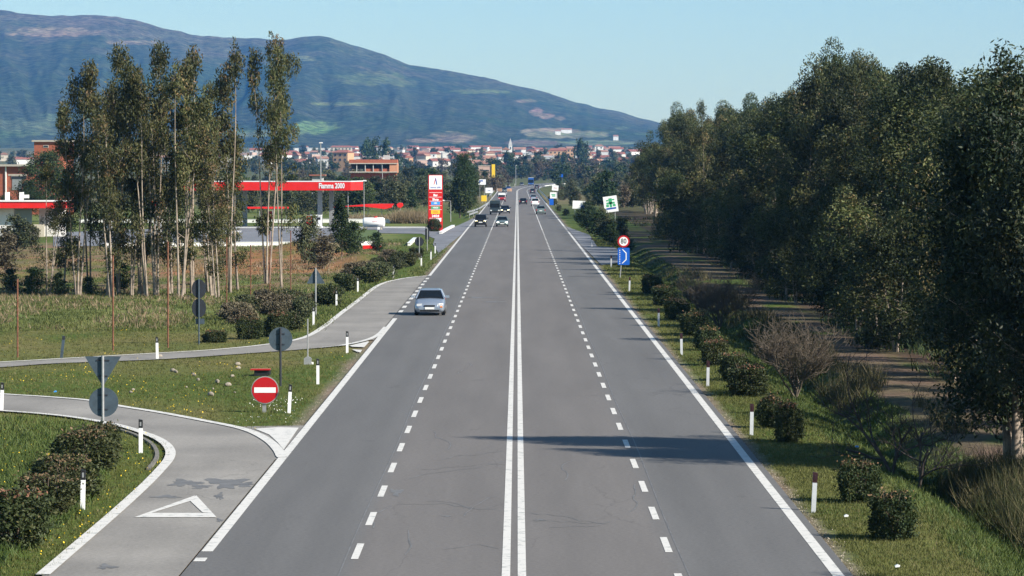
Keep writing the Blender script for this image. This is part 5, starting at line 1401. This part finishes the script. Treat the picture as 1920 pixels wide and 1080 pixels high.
# ------------------------------------------------------------------ larger buildings in the plain
def bld_box(o, name, c_, d, m_, rz=0): b = MB(); b.box(c_, d, rz=rz); return b.build(name, M[m_], o)
s_ = sc(640); p = at(92, 640)
o = root('brick_building', 'red brick tower block with a pale flat roof and a low brick wing', 'building', (p.x, p.y, 0), R(-6))
W = 56 / s_; H = zat(266, 640)
w1 = bld_box(o, 'wall', (0, 4, H / 2), (W, 8, H), 'brick'); bld_box(o, 'roof', (0, 4, H + .16), (W + .7, 8.7, .32), 'concrete')
f = bld_box(o, 'window', (-.5, -.02, zat(274.5, 640)), (.95, .08, .45), 'concrete'); q = MB(); q.box((-.5, -.07, zat(274.5, 640)), (.75, .03, .28)); q.build('pane', M['window'], f)
H2 = zat(312, 640); W2 = 11
bld_box(o, 'wing_wall', (-W / 2 - W2 / 2 - .02, 3, H2 / 2), (W2, 7, H2), 'brick'); bld_box(o, 'wing_roof', (-W / 2 - W2 / 2 - .02, 2.8, H2 + .18), (W2 + .3, 8.2, .36), 'concrete')
bld_box(o, 'column', (-7.6, -.62, H2 / 2), (.22, .22, H2), 'wall_white')
bld_box(o, 'lintel', (-5.5, -.53, zat(328, 640)), (3.4, .08, .3), 'concrete')
f = bld_box(o, 'window', (-5.3, -.54, zat(333, 640)), (2.7, .06, .6), 'concrete'); q = MB(); q.box((-5.3, -.59, zat(333, 640)), (2.6, .03, .5)); q.build('pane', M['window'], f)
bld_box(o, 'glazed_door', (-5.6, -.54, zat(346, 640)), (1.8, .05, 1.9), 'galv')
# unfinished frame building
s_ = sc(1000); p = at(700, 1000)
o = root('unfinished_building', 'unfinished brick and concrete frame building with open dark upper storey', 'building', (p.x, p.y, 0))
W = 90 / s_; x0 = -W / 2
bld_box(o, 'parapet', (0, 4, zat(302.5, 1000)), (W, 8.4, 1.0), 'brick'); bld_box(o, 'slab', (0, 4, zat(306.5, 1000)), (W + .1, 8.6, .25), 'concrete')
bld_box(o, 'shade_back_wall', (0, 7, zat(311, 1000)), (W - .4, .4, 1.7), 'window')  # near-black colour stands in for shade inside the open storey
bld_box(o, 'sill_wall', ((708 - 700) / s_, .6, zat(319, 1000)), (50 / s_, .3, .75), 'brick'); bld_box(o, 'floor_slab', (0, 4, zat(322.5, 1000)), (W, 8.2, .25), 'concrete')
bld_box(o, 'lower_wall', (0, 5, zat(325, 1000) / 2), (W - .6, 6, zat(325, 1000)), 'brick')
bld_box(o, 'brick_end_wall', ((738 - 700) / s_, 4, zat(315, 1000)), (15 / s_, 8, 2.6), 'brick2')
for px in (669, 685, 700, 716, 731):
    bld_box(o, 'column', ((px - 700) / s_, .2, zat(315, 1000)), (.22, .3, 2.5), 'wall_grey')
bld_box(o, 'roof_box', ((724 - 700) / s_, 3, zat(295, 1000)), (12 / s_, 2, 1.2), 'wall_grey')
# beige and yellow building
s_ = sc(1350); p = at(912, 1350)
o = root('roadside_building', 'pale pink building with a yellow end slab left of the distant road', 'building', (p.x, p.y, 0))
H = zat(311, 1350); bld_box(o, 'wall', (-.4, 3, H / 2), (26 / s_, 6, H), 'wall_pink'); bld_box(o, 'end_slab', (13 / s_, 2.9, H / 2 + .3), (6 / s_, 6.6, H + .6), 'yellow')
f = bld_box(o, 'window', (-.6, -.02, zat(319.5, 1350)), (17 / s_, .08, .5), 'concrete'); q = MB(); q.box((-.6, -.08, zat(319.5, 1350)), (16 / s_, .04, .4)); q.build('pane', M['window'], f)
bld_box(o, 'roof', (-.5, 3, H + .1), (25.5 / s_, 6.3, .2), 'concrete')
p = at(930, 1250); o = tag(MB().hprism([(math.cos(a_ / 12 * 2 * PI) * 7.5, math.sin(a_ / 12 * 2 * PI) * 5) for a_ in range(12)], -.1, 1.0).build('earth_bank', mat('bare_earth', (.26, .16, .10), .95, vary=.3, scale=.5), None, loc=(p.x - 2, p.y, 0)), kind='structure')
p = at(595, 720); o = root('farm_roof', 'low brown tiled roof just above the red canopy', 'shed', (p.x, p.y, 0))
bld_box(o, 'wall', (0, 2, zat(331, 720) / 2), (20 / sc(720), 4, zat(331, 720)), 'wall_grey'); bld_box(o, 'roof', (0, 2, zat(328.5, 720)), (30 / sc(720), 5, .28), 'tile')

# ------------------------------------------------------------------ the town
HP = []
def house_proto(k):
    rg = random.Random(900 + k); W = rg.uniform(8, 15); Dp = rg.uniform(8, 11); H = rg.choice([5.2, 5.8, 7.0, 4.2])
    wm = M[['wall_town', 'wall_cream', 'wall_town', 'wall_pink', 'wall_white', 'wall_ochre', 'wall_grey', 'wall_town'][k % 8]]; rm = M['tile' if k % 3 else 'tile2']
    b = MB(); b.box((0, 0, H / 2), (W, Dp, H)); out = {'wall': b.mesh('wall', wm), 'W': W, 'H': H}
    b = MB(); e_ = .5; rh = rg.uniform(1.6, 2.6)
    if k % 4 == 3:
        b.box((0, 0, H + .2), (W + .4, Dp + .4, .4)); rm = M['wall_grey']
    elif k % 2:
        b.prism([(-W / 2 - e_, H), (W / 2 + e_, H), (W / 2 - W * .22, H + rh), (-W / 2 + W * .22, H + rh)], -Dp / 2 - e_, Dp / 2 + e_)
    else:
        b.add([(-W / 2 - e_, -Dp / 2 - e_, H), (W / 2 + e_, -Dp / 2 - e_, H), (W / 2 + e_, Dp / 2 + e_, H), (-W / 2 - e_, Dp / 2 + e_, H), (-W / 2 - e_, 0, H + rh), (W / 2 + e_, 0, H + rh)], [(0, 1, 5, 4), (2, 3, 4, 5), (0, 4, 3), (1, 2, 5), (0, 3, 2, 1)])
    out['roof'] = b.mesh('roof', rm)
    out['win'] = []
    for fl in range(int(H // 3)):
        for c_ in range(int(W // 4)):
            b = MB(); b.box((-W / 2 + (c_ + .5) * W / int(W // 4), -Dp / 2 - .05, 1.7 + fl * 3), (.9, .12, 1.2)); out['win'].append(b.mesh('window', M['window']))
    return out
HP = [house_proto(k) for k in range(12)]
NAMES = {'wall_white': 'white', 'wall_town': 'off-white', 'wall_cream': 'cream', 'wall_pink': 'pinkish', 'wall_ochre': 'ochre', 'wall_grey': 'grey'}
rg = random.Random(31); rowsn = ['nearest', 'second', 'third', 'fourth', 'fifth', 'highest']
tot = 0
for r_i, (D, x0, x1, gap) in enumerate([(2500, 880, 1130, 26), (2750, 560, 1220, 25), (3050, 470, 1250, 23), (3450, 470, 1260, 20), (3950, 480, 1260, 19), (4500, 520, 1180, 17)]):
    px = x0; i = 0
    while px < x1:
        k = rg.randrange(len(HP)); h = HP[k]; Dd = D + rg.uniform(-110, 110); p = at(px, Dd); gg = g(p.x, p.y)
        o = root('house', NAMES[h['wall'].materials[0].name] + ' house in the ' + rowsn[r_i] + ' row of the distant town, ' + nth(i) + ' from the left', 'house', (p.x, p.y, gg), R(rg.uniform(-28, 28)), 'houses of the distant town')
        link('wall', h['wall'], o); link('roof', h['roof'], o)
        if r_i < 3:
            for wm in h['win'][:6]: link('window', wm, o)
        px += gap * rg.uniform(.75, 1.5) + h['W'] * sc(D) * .25; i += 1; tot += 1
for i, px in enumerate(range(5, 470, 38)):
    k = rg.randrange(len(HP)); h = HP[k]; D = 3100 + rg.uniform(-200, 500); p = at(px, D)
    o = root('house', NAMES[h['wall'].materials[0].name] + ' house at the left fringe of the town, ' + nth(i) + ' from the left', 'house', (p.x, p.y, g(p.x, p.y)), R(rg.uniform(-28, 28)), 'houses of the distant town')
    link('wall', h['wall'], o); link('roof', h['roof'], o)
scatter(0, 1, (0, 1), (400, 401), (1, 1), FARM, 99, 'x', 'x', 'x') if False else None
rr = random.Random(77)
tt_ = sorted([(rr.uniform(480, 1240), rr.uniform(2350, 4300)) for k in range(60)])
for i, (px, D) in enumerate(tt_):
    p = at(px, D); place(FARM[rr.choice([0, 0, 1])], 'town_tree', 'dark tree standing between houses of the distant town, ' + nth(i) + ' from the left', 'tree', p.x, p.y, rr.uniform(6, 11), 1.0, group='trees between the town houses')
# special buildings of the town
def big_house(px, D, y_top, y_eave, wpx, wm, rm, label, rz=0, base=None):
    s_ = sc(D); p = at(px, D); gg = g(p.x, p.y); W = wpx / s_; He = zat(y_eave, D) - gg; Ht = zat(y_top, D) - gg; Dp = 11
    o = root('house', label, 'house', (p.x, p.y, gg), R(rz), 'houses of the distant town')
    bld_box(o, 'wall', (0, 0, He / 2), (W, Dp, He), wm)
    b = MB(); e_ = .5
    b.add([(-W / 2 - e_, -Dp / 2 - e_, He), (W / 2 + e_, -Dp / 2 - e_, He), (W / 2 + e_, Dp / 2 + e_, He), (-W / 2 - e_, Dp / 2 + e_, He), (-W / 2 + 2, 0, Ht), (W / 2 - 2, 0, Ht)], [(0, 1, 5, 4), (2, 3, 4, 5), (0, 4, 3), (1, 2, 5), (0, 3, 2, 1)])
    b.build('roof', M[rm], o)
    n = max(2, int(W // 3.5))
    for fl in range(min(2, max(1, int(He // 3.2)))):
        for c_ in range(n):
            b = MB(); b.box((-W / 2 + (c_ + .5) * W / n, -Dp / 2 - .06, He - 1.7 - fl * 3.1), (1.3, .14, 1.4)); b.build('window', M['window'], o)
    return o
big_house(644, 2450, 281, 286, 30, 'wall_ochre', 'tile', 'large ochre house with reddish roof left of the unfinished building', -20)
big_house(700, 3000, 288.5, 291.5, 26, 'wall_white', 'tile', 'white house with bright red roof right above the unfinished building')
big_house(1052, 3200, 278, 282.5, 46, 'wall_ochre', 'tile', 'long ochre building with a red roof right of the church', 0)
big_house(1069, 3150, 277, 279, 12, 'wall_ochre', 'tile2', 'orange end block of the long ochre building', 0)
big_house(1027, 2800, 292, 294, 24, 'wall_white', 'wall_grey', 'bright white building with dark openings below the long ochre building')
big_house(1092, 3200, 279, 281, 26, 'wall_white', 'tile2', 'white building right of the orange end block')
big_house(1123, 3600, 271, 274, 16, 'wall_white', 'tile2', 'white building on the rise near the right of the town')
big_house(640, 3600, 273, 276, 40, 'wall_cream', 'tile', 'long cream house behind the large ochre one')
big_house(800, 3300, 286, 288.5, 36, 'wall_white', 'tile', 'long white house with red roof above the price pylon')
big_house(855, 3100, 289, 291, 34, 'wall_cream', 'tile2', 'cream block left of the church, lower row')
big_house(985, 3200, 286, 288, 30, 'wall_white', 'wall_grey', 'white block below the church')
p = at(957, 2900); gg = g(p.x, p.y)
o = root('church', 'white church with a pointed bell tower rising over the town', 'church', (p.x, p.y, gg))
Ht = zat(273, 2900) - gg
bld_box(o, 'tower', (0, 0, Ht / 2), (2.7, 2.7, Ht), 'wall_white')
b = MB(); b.add([(-1.6, -1.6, Ht), (1.6, -1.6, Ht), (1.6, 1.6, Ht), (-1.6, 1.6, Ht), (0, 0, zat(259, 2900) - gg)], [(0, 1, 4), (1, 2, 4), (2, 3, 4), (3, 0, 4), (3, 2, 1, 0)]); b.build('spire', M['wall_grey'], o)
bld_box(o, 'nave', (-3.5, 6, 6), (7, 14, 12), 'wall_white'); b = MB(); b.prism([(-7.4, 12), (.4, 12), (-3.5, 14.5)], -1.4, 13.4); b.build('roof', M['tile2'], o)
bld_box(o, 'belfry_opening', (0, -1.36, Ht - 2), (1.0, .1, 2.0), 'window')
for (px, py, wd, lab) in [(1064, 250, 20, 'white farmhouse alone on the hillside above the town'), (1046, 253, 10, 'small white farmhouse left of the bigger one on the hillside'), (1156, 263, 9, 'tiny white house at the foot of the hill on the right')]:
    p = hill_at(px, py); o = root('farmhouse', lab, 'house', p); bld_box(o, 'wall', (0, 0, 3), (wd, 9, 8), 'wall_white')
    b = MB(); b.add([(-wd / 2 - .5, -5, 7), (wd / 2 + .5, -5, 7), (wd / 2 + .5, 5, 7), (-wd / 2 - .5, 5, 7), (-wd / 2, 0, 9.5), (wd / 2, 0, 9.5)], [(0, 1, 5, 4), (2, 3, 4, 5), (0, 4, 3), (1, 2, 5), (3, 2, 1, 0)]); b.build('roof', M['tile2'], o)

# ------------------------------------------------------------------ vehicles
def paint(name, c_, metal=.35): return mat(name, c_, .28, metal=metal, spec=.5, coat=.6)
M['car_silver'] = paint('car_silver', (.34, .40, .48), .55); M['car_black'] = paint('car_black', (.018, .018, .02)); M['car_green'] = paint('car_green_grey', (.20, .26, .25), .5)
M['car_white'] = paint('car_white', (.75, .75, .75), 0); M['car_dark'] = paint('car_dark', (.05, .055, .07)); M['car_blue'] = paint('car_blue', (.03, .12, .42)); M['car_red'] = paint('car_red', (.5, .02, .03)); M['car_teal'] = paint('car_dark_teal', (.04, .06, .07))
def lamp_mat(name, c_, e_):
    m, nt, b = new_mat(name); b.inputs['Base Color'].default_value = (.8, .8, .8, 1); b.inputs['Emission Color'].default_value = (*c_, 1); b.inputs['Emission Strength'].default_value = e_; b.inputs['Roughness'].default_value = .15; return m
M['lamp_off'] = mat('headlight_glass', (.55, .58, .6), .12, spec=.8); M['lamp_on'] = lamp_mat('headlight_on', (1, .95, .8), 2.2); M['lamp_yel'] = lamp_mat('headlight_yellow', (1, .85, .35), 2.0); M['tail'] = mat('tail_lamp', (.4, .01, .01), .3)
def wheel(o, x, y, r_=.31, wd=.2):
    b = MB(); b.tube([(x - wd / 2, y, r_), (x + wd / 2, y, r_)], r_, 20); t_ = b.build('wheel', M['rubber'], o)
    sx_ = 1 if x > 0 else -1
    q = MB(); q.tube([(x + sx_ * wd / 2 - .01, y, r_), (x + sx_ * (wd / 2 + .015), y, r_)], r_ * .62, 14); q.build('rim', M['galv'], t_)
def car(px, py, away, label, pm, L=4.15, W=1.70, H=1.43, kind='hatch', lamps='lamp_off', yaw=0, grp=None, name='car', D=None):
    p = P(px, py) if D is None else at(px, D)
    o = root(name, label, 'car', (p.x, p.y + (L / 2 if not away else L / 2), 0.004), (PI if away else 0) + R(yaw), grp)
    w_ = W / 2; hs = H / 1.43; hl = L / 2
    hood = .95 * hs if kind != 'suv' else 1.0 * hs
    if kind == 'suv': st_ = [(-hl, .62, .78, .42), (-hl + .06, .95, .90, .3), (-hl + .5, 1.06, .98, .28), (-hl + 1.05, 1.12, 1, .28), (.0, 1.14, 1, .28), (hl - .3, 1.14, 1, .28), (hl - .04, 1.08, .96, .3), (hl, .8, .85, .42)]; belt = 1.12; r0, r1 = -hl + 1.45, hl - .15; b0, b1 = -hl + 1.05, hl - .05
    elif kind == 'sedan': st_ = [(-hl, .50, .74, .34), (-hl + .07, .64, .90, .22), (-hl + .35, .74, .97, .18), (-hl + 1.15, .93, 1, .18), (.0, .96, 1, .18), (hl - 1.0, .98, 1, .18), (hl - .12, .96, .93, .2), (hl, .7, .80, .34)]; belt = .95; r0, r1 = -hl + 1.8, hl - 1.35; b0, b1 = -hl + 1.12, hl - .7
    else: st_ = [(-hl, .48, .72, .34), (-hl + .07, .62, .88, .22), (-hl + .28, .72, .96, .18), (-hl + .75, .87, 1, .18), (-hl + 1.05, .93, 1, .18), (.2, .97, 1, .18), (hl - .5, 1.0, .98, .18), (hl - .08, .98, .92, .2), (hl, .7, .8, .34)]; belt = .95; r0, r1 = -hl + 1.72, hl - .55; b0, b1 = -hl + 1.02, hl - .12
    if kind != 'suv': st_ = [(a, b_ * hs, c_, d_) for a, b_, c_, d_ in st_]; belt *= hs
    b = MB(); V = []
    for (y, zt_, wf, zb_) in st_:
        w1 = w_ * wf
        prof = [(0, zb_), (w1 * .86, zb_), (w1, zb_ + (zt_ - zb_) * .25), (w1, zb_ + (zt_ - zb_) * .6), (w1 * .94, zt_ - .04), (w1 * .74, zt_), (0, zt_ + .03)]
        ring = prof + [(-x, z) for x, z in prof[-2:0:-1]]
        V.append([(x, y, z) for x, z in ring])
    n = len(V[0]); flat = [q for r_ in V for q in r_]
    fs = [(i * n + k, (i + 1) * n + k, (i + 1) * n + (k + 1) % n, i * n + (k + 1) % n) for i in range(len(V) - 1) for k in range(n)]
    b.add(flat, fs, 0, True); b.add(V[0], [tuple(range(n))]); b.add(V[-1], [tuple(range(n))[::-1]]); b.build('body', M[pm], o)
    # greenhouse
    bw, rw = w_ * .93, w_ * (.70 if kind != 'suv' else .80); zr = H - .05
    q = MB(); A = [(-bw, b0, belt - .03), (bw, b0, belt - .03), (bw, b1, belt - .03), (-bw, b1, belt - .03), (-rw, r0, zr), (rw, r0, zr), (rw, r1, zr), (-rw, r1, zr)]
    q.add(A, [(1, 2, 6, 5), (2, 3, 7, 6), (3, 0, 4, 7)]); q.build('side_windows', M['glass'], o)
    q = MB(); q.add([A[0], A[1], A[5], A[4]], [(0, 1, 2, 3)]); q.build('windscreen', M['glass'], o)
    q = MB()
    q.add([(-rw - .03, r0 - .02, zr), (rw + .03, r0 - .02, zr), (rw + .03, r1 + .03, zr), (-rw - .03, r1 + .03, zr), (-rw * .8, r0 + .15, zr + .055), (rw * .8, r0 + .15, zr + .055), (rw * .8, r1 - .15, zr + .05), (-rw * .8, r1 - .15, zr + .05)], [(4, 5, 6, 7), (0, 1, 5, 4), (1, 2, 6, 5), (2, 3, 7, 6), (3, 0, 4, 7), (3, 2, 1, 0)])
    for (i0, i1) in ((0, 4), (1, 5), (2, 6), (3, 7)): q.tube([A[i0], A[i1]], .04, 6)
    for sx_ in (-1, 1):
        ym = (r0 + r1) / 2; q.tube([(sx_ * bw, ym, belt), (sx_ * rw, ym, zr)], .035, 6)
    q.build('roof', M[pm], o)
    fy = -hl
    gw = .42 if kind != 'suv' else .5; gz_ = .56 * hs if kind != 'suv' else .82
    q = MB(); q.box((0, fy - .0, gz_), (gw * 2 * .72, .06, .07 if kind != 'suv' else .22)); q.build('grille', M['black'], o)
    q = MB(); q.box((0, fy + .01, .29 * hs + (.15 if kind == 'suv' else 0)), (w_ * 1.25, .08, .10)); q.build('lower_intake', M['black'], o)
    q = MB(); q.box((0, fy - .03, .42 * hs + (.15 if kind == 'suv' else 0)), (.52, .03, .12)); q.build('number_plate', M['white_paint'], o)
    lz = .60 * hs if kind != 'suv' else .85
    for sx_ in (-1, 1):
        q = MB(); x = sx_ * w_ * .70
        q.add([(x - .17, fy + (.01 if sx_ > 0 else .14), lz - .09), (x + .17, fy + (.14 if sx_ > 0 else .01), lz - .10), (x + .17, fy + (.24 if sx_ > 0 else .06), lz + .09), (x - .17, fy + (.06 if sx_ > 0 else .24), lz + .06)], [(0, 1, 2, 3)])
        q.box((x, fy + .1, lz), (.26, .12, .13)); q.build('headlight', M[lamps], o)
        q = MB(); q.box((sx_ * (w_ * .86), hl - .03, .75 * hs), (.16, .1, .26)); q.build('tail_light', M['tail'], o)
        q = MB(); q.tube([(sx_ * bw, b0 + .25, belt + .02), (sx_ * (w_ + .06), b0 + .2, belt + .06)], .02, 5); q.box((sx_ * (w_ + .13), b0 + .2, belt + .09), (.2, .09, .13)); q.build('wing_mirror', M[pm], o)
        for y in (-hl + .82, hl - .78): wheel(o, sx_ * (w_ - .1), y, .31 if kind != 'suv' else .37)
    q = MB(); q.box((0, hl + .01, .62 * hs), (.5, .03, .12)); q.build('rear_plate', M['white_paint'], o)
    return o
c1 = car(805.5, 592, False, 'silver blue hatchback driving towards the camera in the left lane, nearest of all', 'car_silver', W=1.72)
b = MB(); b.box((.66, -2.03, .50), (.14, .12, .07)); b.build('indicator', M['amber'], c1)
b = MB(); b.box((0, -1.05, 1.0), (1.2, .02, .02)); b.build('wiper', M['black'], c1)
car(901, 425.5, False, 'black off-road car with yellowish headlights on the left lane beside the pylon', 'car_black', 4.2, 1.7, 1.72, 'suv', 'lamp_yel')
car(941.5, 425, False, 'greenish silver saloon next to the black off-road car', 'car_green', 4.4, 1.72, 1.42, 'sedan', 'lamp_on')
car(947, 400, False, 'black car with yellow headlights behind the greenish saloon', 'car_black', 4.2, 1.72, 1.4, 'hatch', 'lamp_yel')
car(1014, 402, True, 'pale silver car driving away in the right lane, nearest of those going away', 'car_green', 4.3, 1.75, 1.5, 'hatch')
car(1003.5, 386.5, True, 'small white car going away just ahead of the pale silver one', 'car_white', 3.9, 1.7, 1.7, 'suv')
car(1000, 376.5, True, 'silver car ahead of the small white one', 'car_silver', 4.2, 1.7, 1.45, 'sedan')
car(981, 383.5, True, 'black car going away in the inner right lane', 'car_black', 4.3, 1.75, 1.42, 'sedan')
car(998.5, 363, True, 'black car further along the right lane before the bend', 'car_dark', 4.2, 1.75, 1.5)
car(1006.5, 354, True, 'dark car at the start of the distant bend', 'car_dark', 4.2, 1.75, 1.5)
car(978, 348.3, False, 'dark car left of the blue bus in the distant bend', 'car_dark', 4.2, 1.75, 1.5, lamps='lamp_off')
car(946, 360, False, 'dark teal car behind the red and white van', 'car_teal', 4.2, 1.7, 1.45)
car(953, 357, False, 'blue and white car right of the dark teal one', 'car_blue', 4.2, 1.7, 1.5)
def box_vehicle(px, py, label, cat, name, L, W, H, low, up, split, glass, away=False, D=None, lamps='lamp_off', cab=None):
    p = P(px, py) if D is None else at(px, D)
    o = root(name, label, cat, (p.x, p.y + L / 2, .004), PI if away else 0)
    b = MB(); b.prism(rrect(0, (.35 + split) / 2, W, split - .35, .06), -L / 2, L / 2); b.build('lower_body', M[low], o)
    b = MB(); b.prism(rrect(0, (split + H) / 2, W * .97, H - split - .01, .14), -L / 2 + (.12 if cab is None else cab), L / 2 - .02); b.build('upper_body', M[up], o)
    if cab is not None:
        b = MB(); b.prism(rrect(0, (split + H * .8) / 2, W * .93, H * .8 - split - .02, .14), -L / 2 + .1, -L / 2 + cab - .1); b.build('cab', M[low], o)
    g0, g1 = glass
    b = MB(); b.box((0, -L / 2 + .08, (g0 + g1) / 2), (W * .86, .1, g1 - g0)); b.build('windscreen', M['glass'], o)
    for sx_ in (-1, 1):
        b = MB(); b.box((sx_ * W / 2 * .985, .3, (g0 + g1) / 2 + .05), (.04, L * .8, (g1 - g0) * .6)); b.build('side_window', M['glass'], o)
        b = MB(); b.box((sx_ * W * .37, -L / 2 - .02, .75), (.3, .08, .2)); b.build('headlight', M[lamps], o)
        b = MB(); b.box((sx_ * (W / 2 + .16), -L / 2 + .2, g0 + .3), (.16, .08, .4)); b.build('wing_mirror', M['black'], o)
        for y in (-L / 2 + 1.1, L / 2 - 1.3): wheel(o, sx_ * (W / 2 - .14), y, .45, .26)
    b = MB(); b.box((0, -L / 2 - .02, .52), (W * .9, .1, .2)); b.build('bumper', M['black'], o)
    return o
box_vehicle(928, 402.5, 'dark tall van behind the black off-road car', 'van', 'van', 5.6, 1.85, 2.5, 'car_teal', 'car_teal', 1.15, (1.25, 1.95))
box_vehicle(941, 378.5, 'white topped red fronted van on the left carriageway', 'van', 'van', 5.0, 1.78, 2.15, 'car_red', 'car_white', 1.1, (1.2, 1.65))
box_vehicle(995.5, 347.9, 'blue coach with a dark windscreen coming round the distant bend', 'coach', 'coach', 11, 2.6, 3.55, 'car_blue', 'car_blue', 1.15, (1.2, 2.7))
b = MB(); b.prism(rrect(0, 3.48, 2.45, .3, .1), -5.3, 5.3); q = b.build('roof', M['car_white'], None); q.parent = [o_ for o_ in bpy.data.objects if o_.name.startswith('coach')][0]
# small litter on the verges
for (px, py, c_, lab) in [(1607, 842, 'cyan_p', 'scrap of bright blue litter on the right verge by the big shadow'), (104, 738, 'cyan_p', 'tiny blue scrap of litter on the left island'), (1587, 973, 'white_gloss', 'white scrap of paper on the right verge'), (1683, 1068, 'white_gloss', 'small white scrap at the bottom of the right verge')]:
    p = P(px, py); b = MB(); b.prism([(-.05, .02), (.04, 0.03), (.05, .06), (-.01, .08), (-.06, .05)], -.05, .05); o = b.build('litter', M[c_], None, loc=(p.x, p.y, .03)); tag(o, lab, 'litter')
rg = random.Random(5)
for i, (px, py) in enumerate([(330, 697), (324, 695), (363, 703), (400, 728), (408, 716), (428, 722), (436, 705), (372, 712), (350, 725), (245, 735), (300, 668), (446, 683), (447, 690), (440, 735), (250, 730), (395, 740)]):
    p = P(px, py); b = MB(); rr_ = rg.uniform(.05, .13)
    b.tube([(-rr_, 0, rr_ * .4), (-rr_ * .3, .02, rr_ * .5), (rr_ * .5, 0, rr_ * .45), (rr_, 0, rr_ * .3)], [rr_ * .4, rr_ * .75, rr_ * .7, rr_ * .25], 6)
    o = b.build('stone', M['stone'], None, loc=(p.x, p.y, -.04)); o.rotation_euler = (0, 0, rg.uniform(0, 3)); tag(o, 'pale stone lying in the grass of the island, ' + nth(i) + ' of the scattered stones', 'stone', 'scattered stones on the island')

# ------------------------------------------------------------------ haze
HAZE = 4.6e-5
x0, x1, y0, y1, z0_, z1_ = -2750, 2750, -160, 10700, -140 * 10, 620
b = MB(); b.box(((x0 + x1) / 2, (y0 + y1) / 2, (z0_ + z1_) / 2), (x1 - x0, y1 - y0, z1_ - z0_))
m = bpy.data.materials.new('haze_air'); m.use_nodes = True; nt = m.node_tree; nt.nodes.clear()
out = nt.nodes.new('ShaderNodeOutputMaterial'); pv = nt.nodes.new('ShaderNodeVolumePrincipled')
pv.inputs['Color'].default_value = (0.12, 0.42, 1.0, 1); pv.inputs['Density'].default_value = HAZE; pv.inputs['Anisotropy'].default_value = 0.0
nt.links.new(pv.outputs[0], out.inputs['Volume'])
hz = b.build('haze', m, None); tag(hz, kind='stuff')
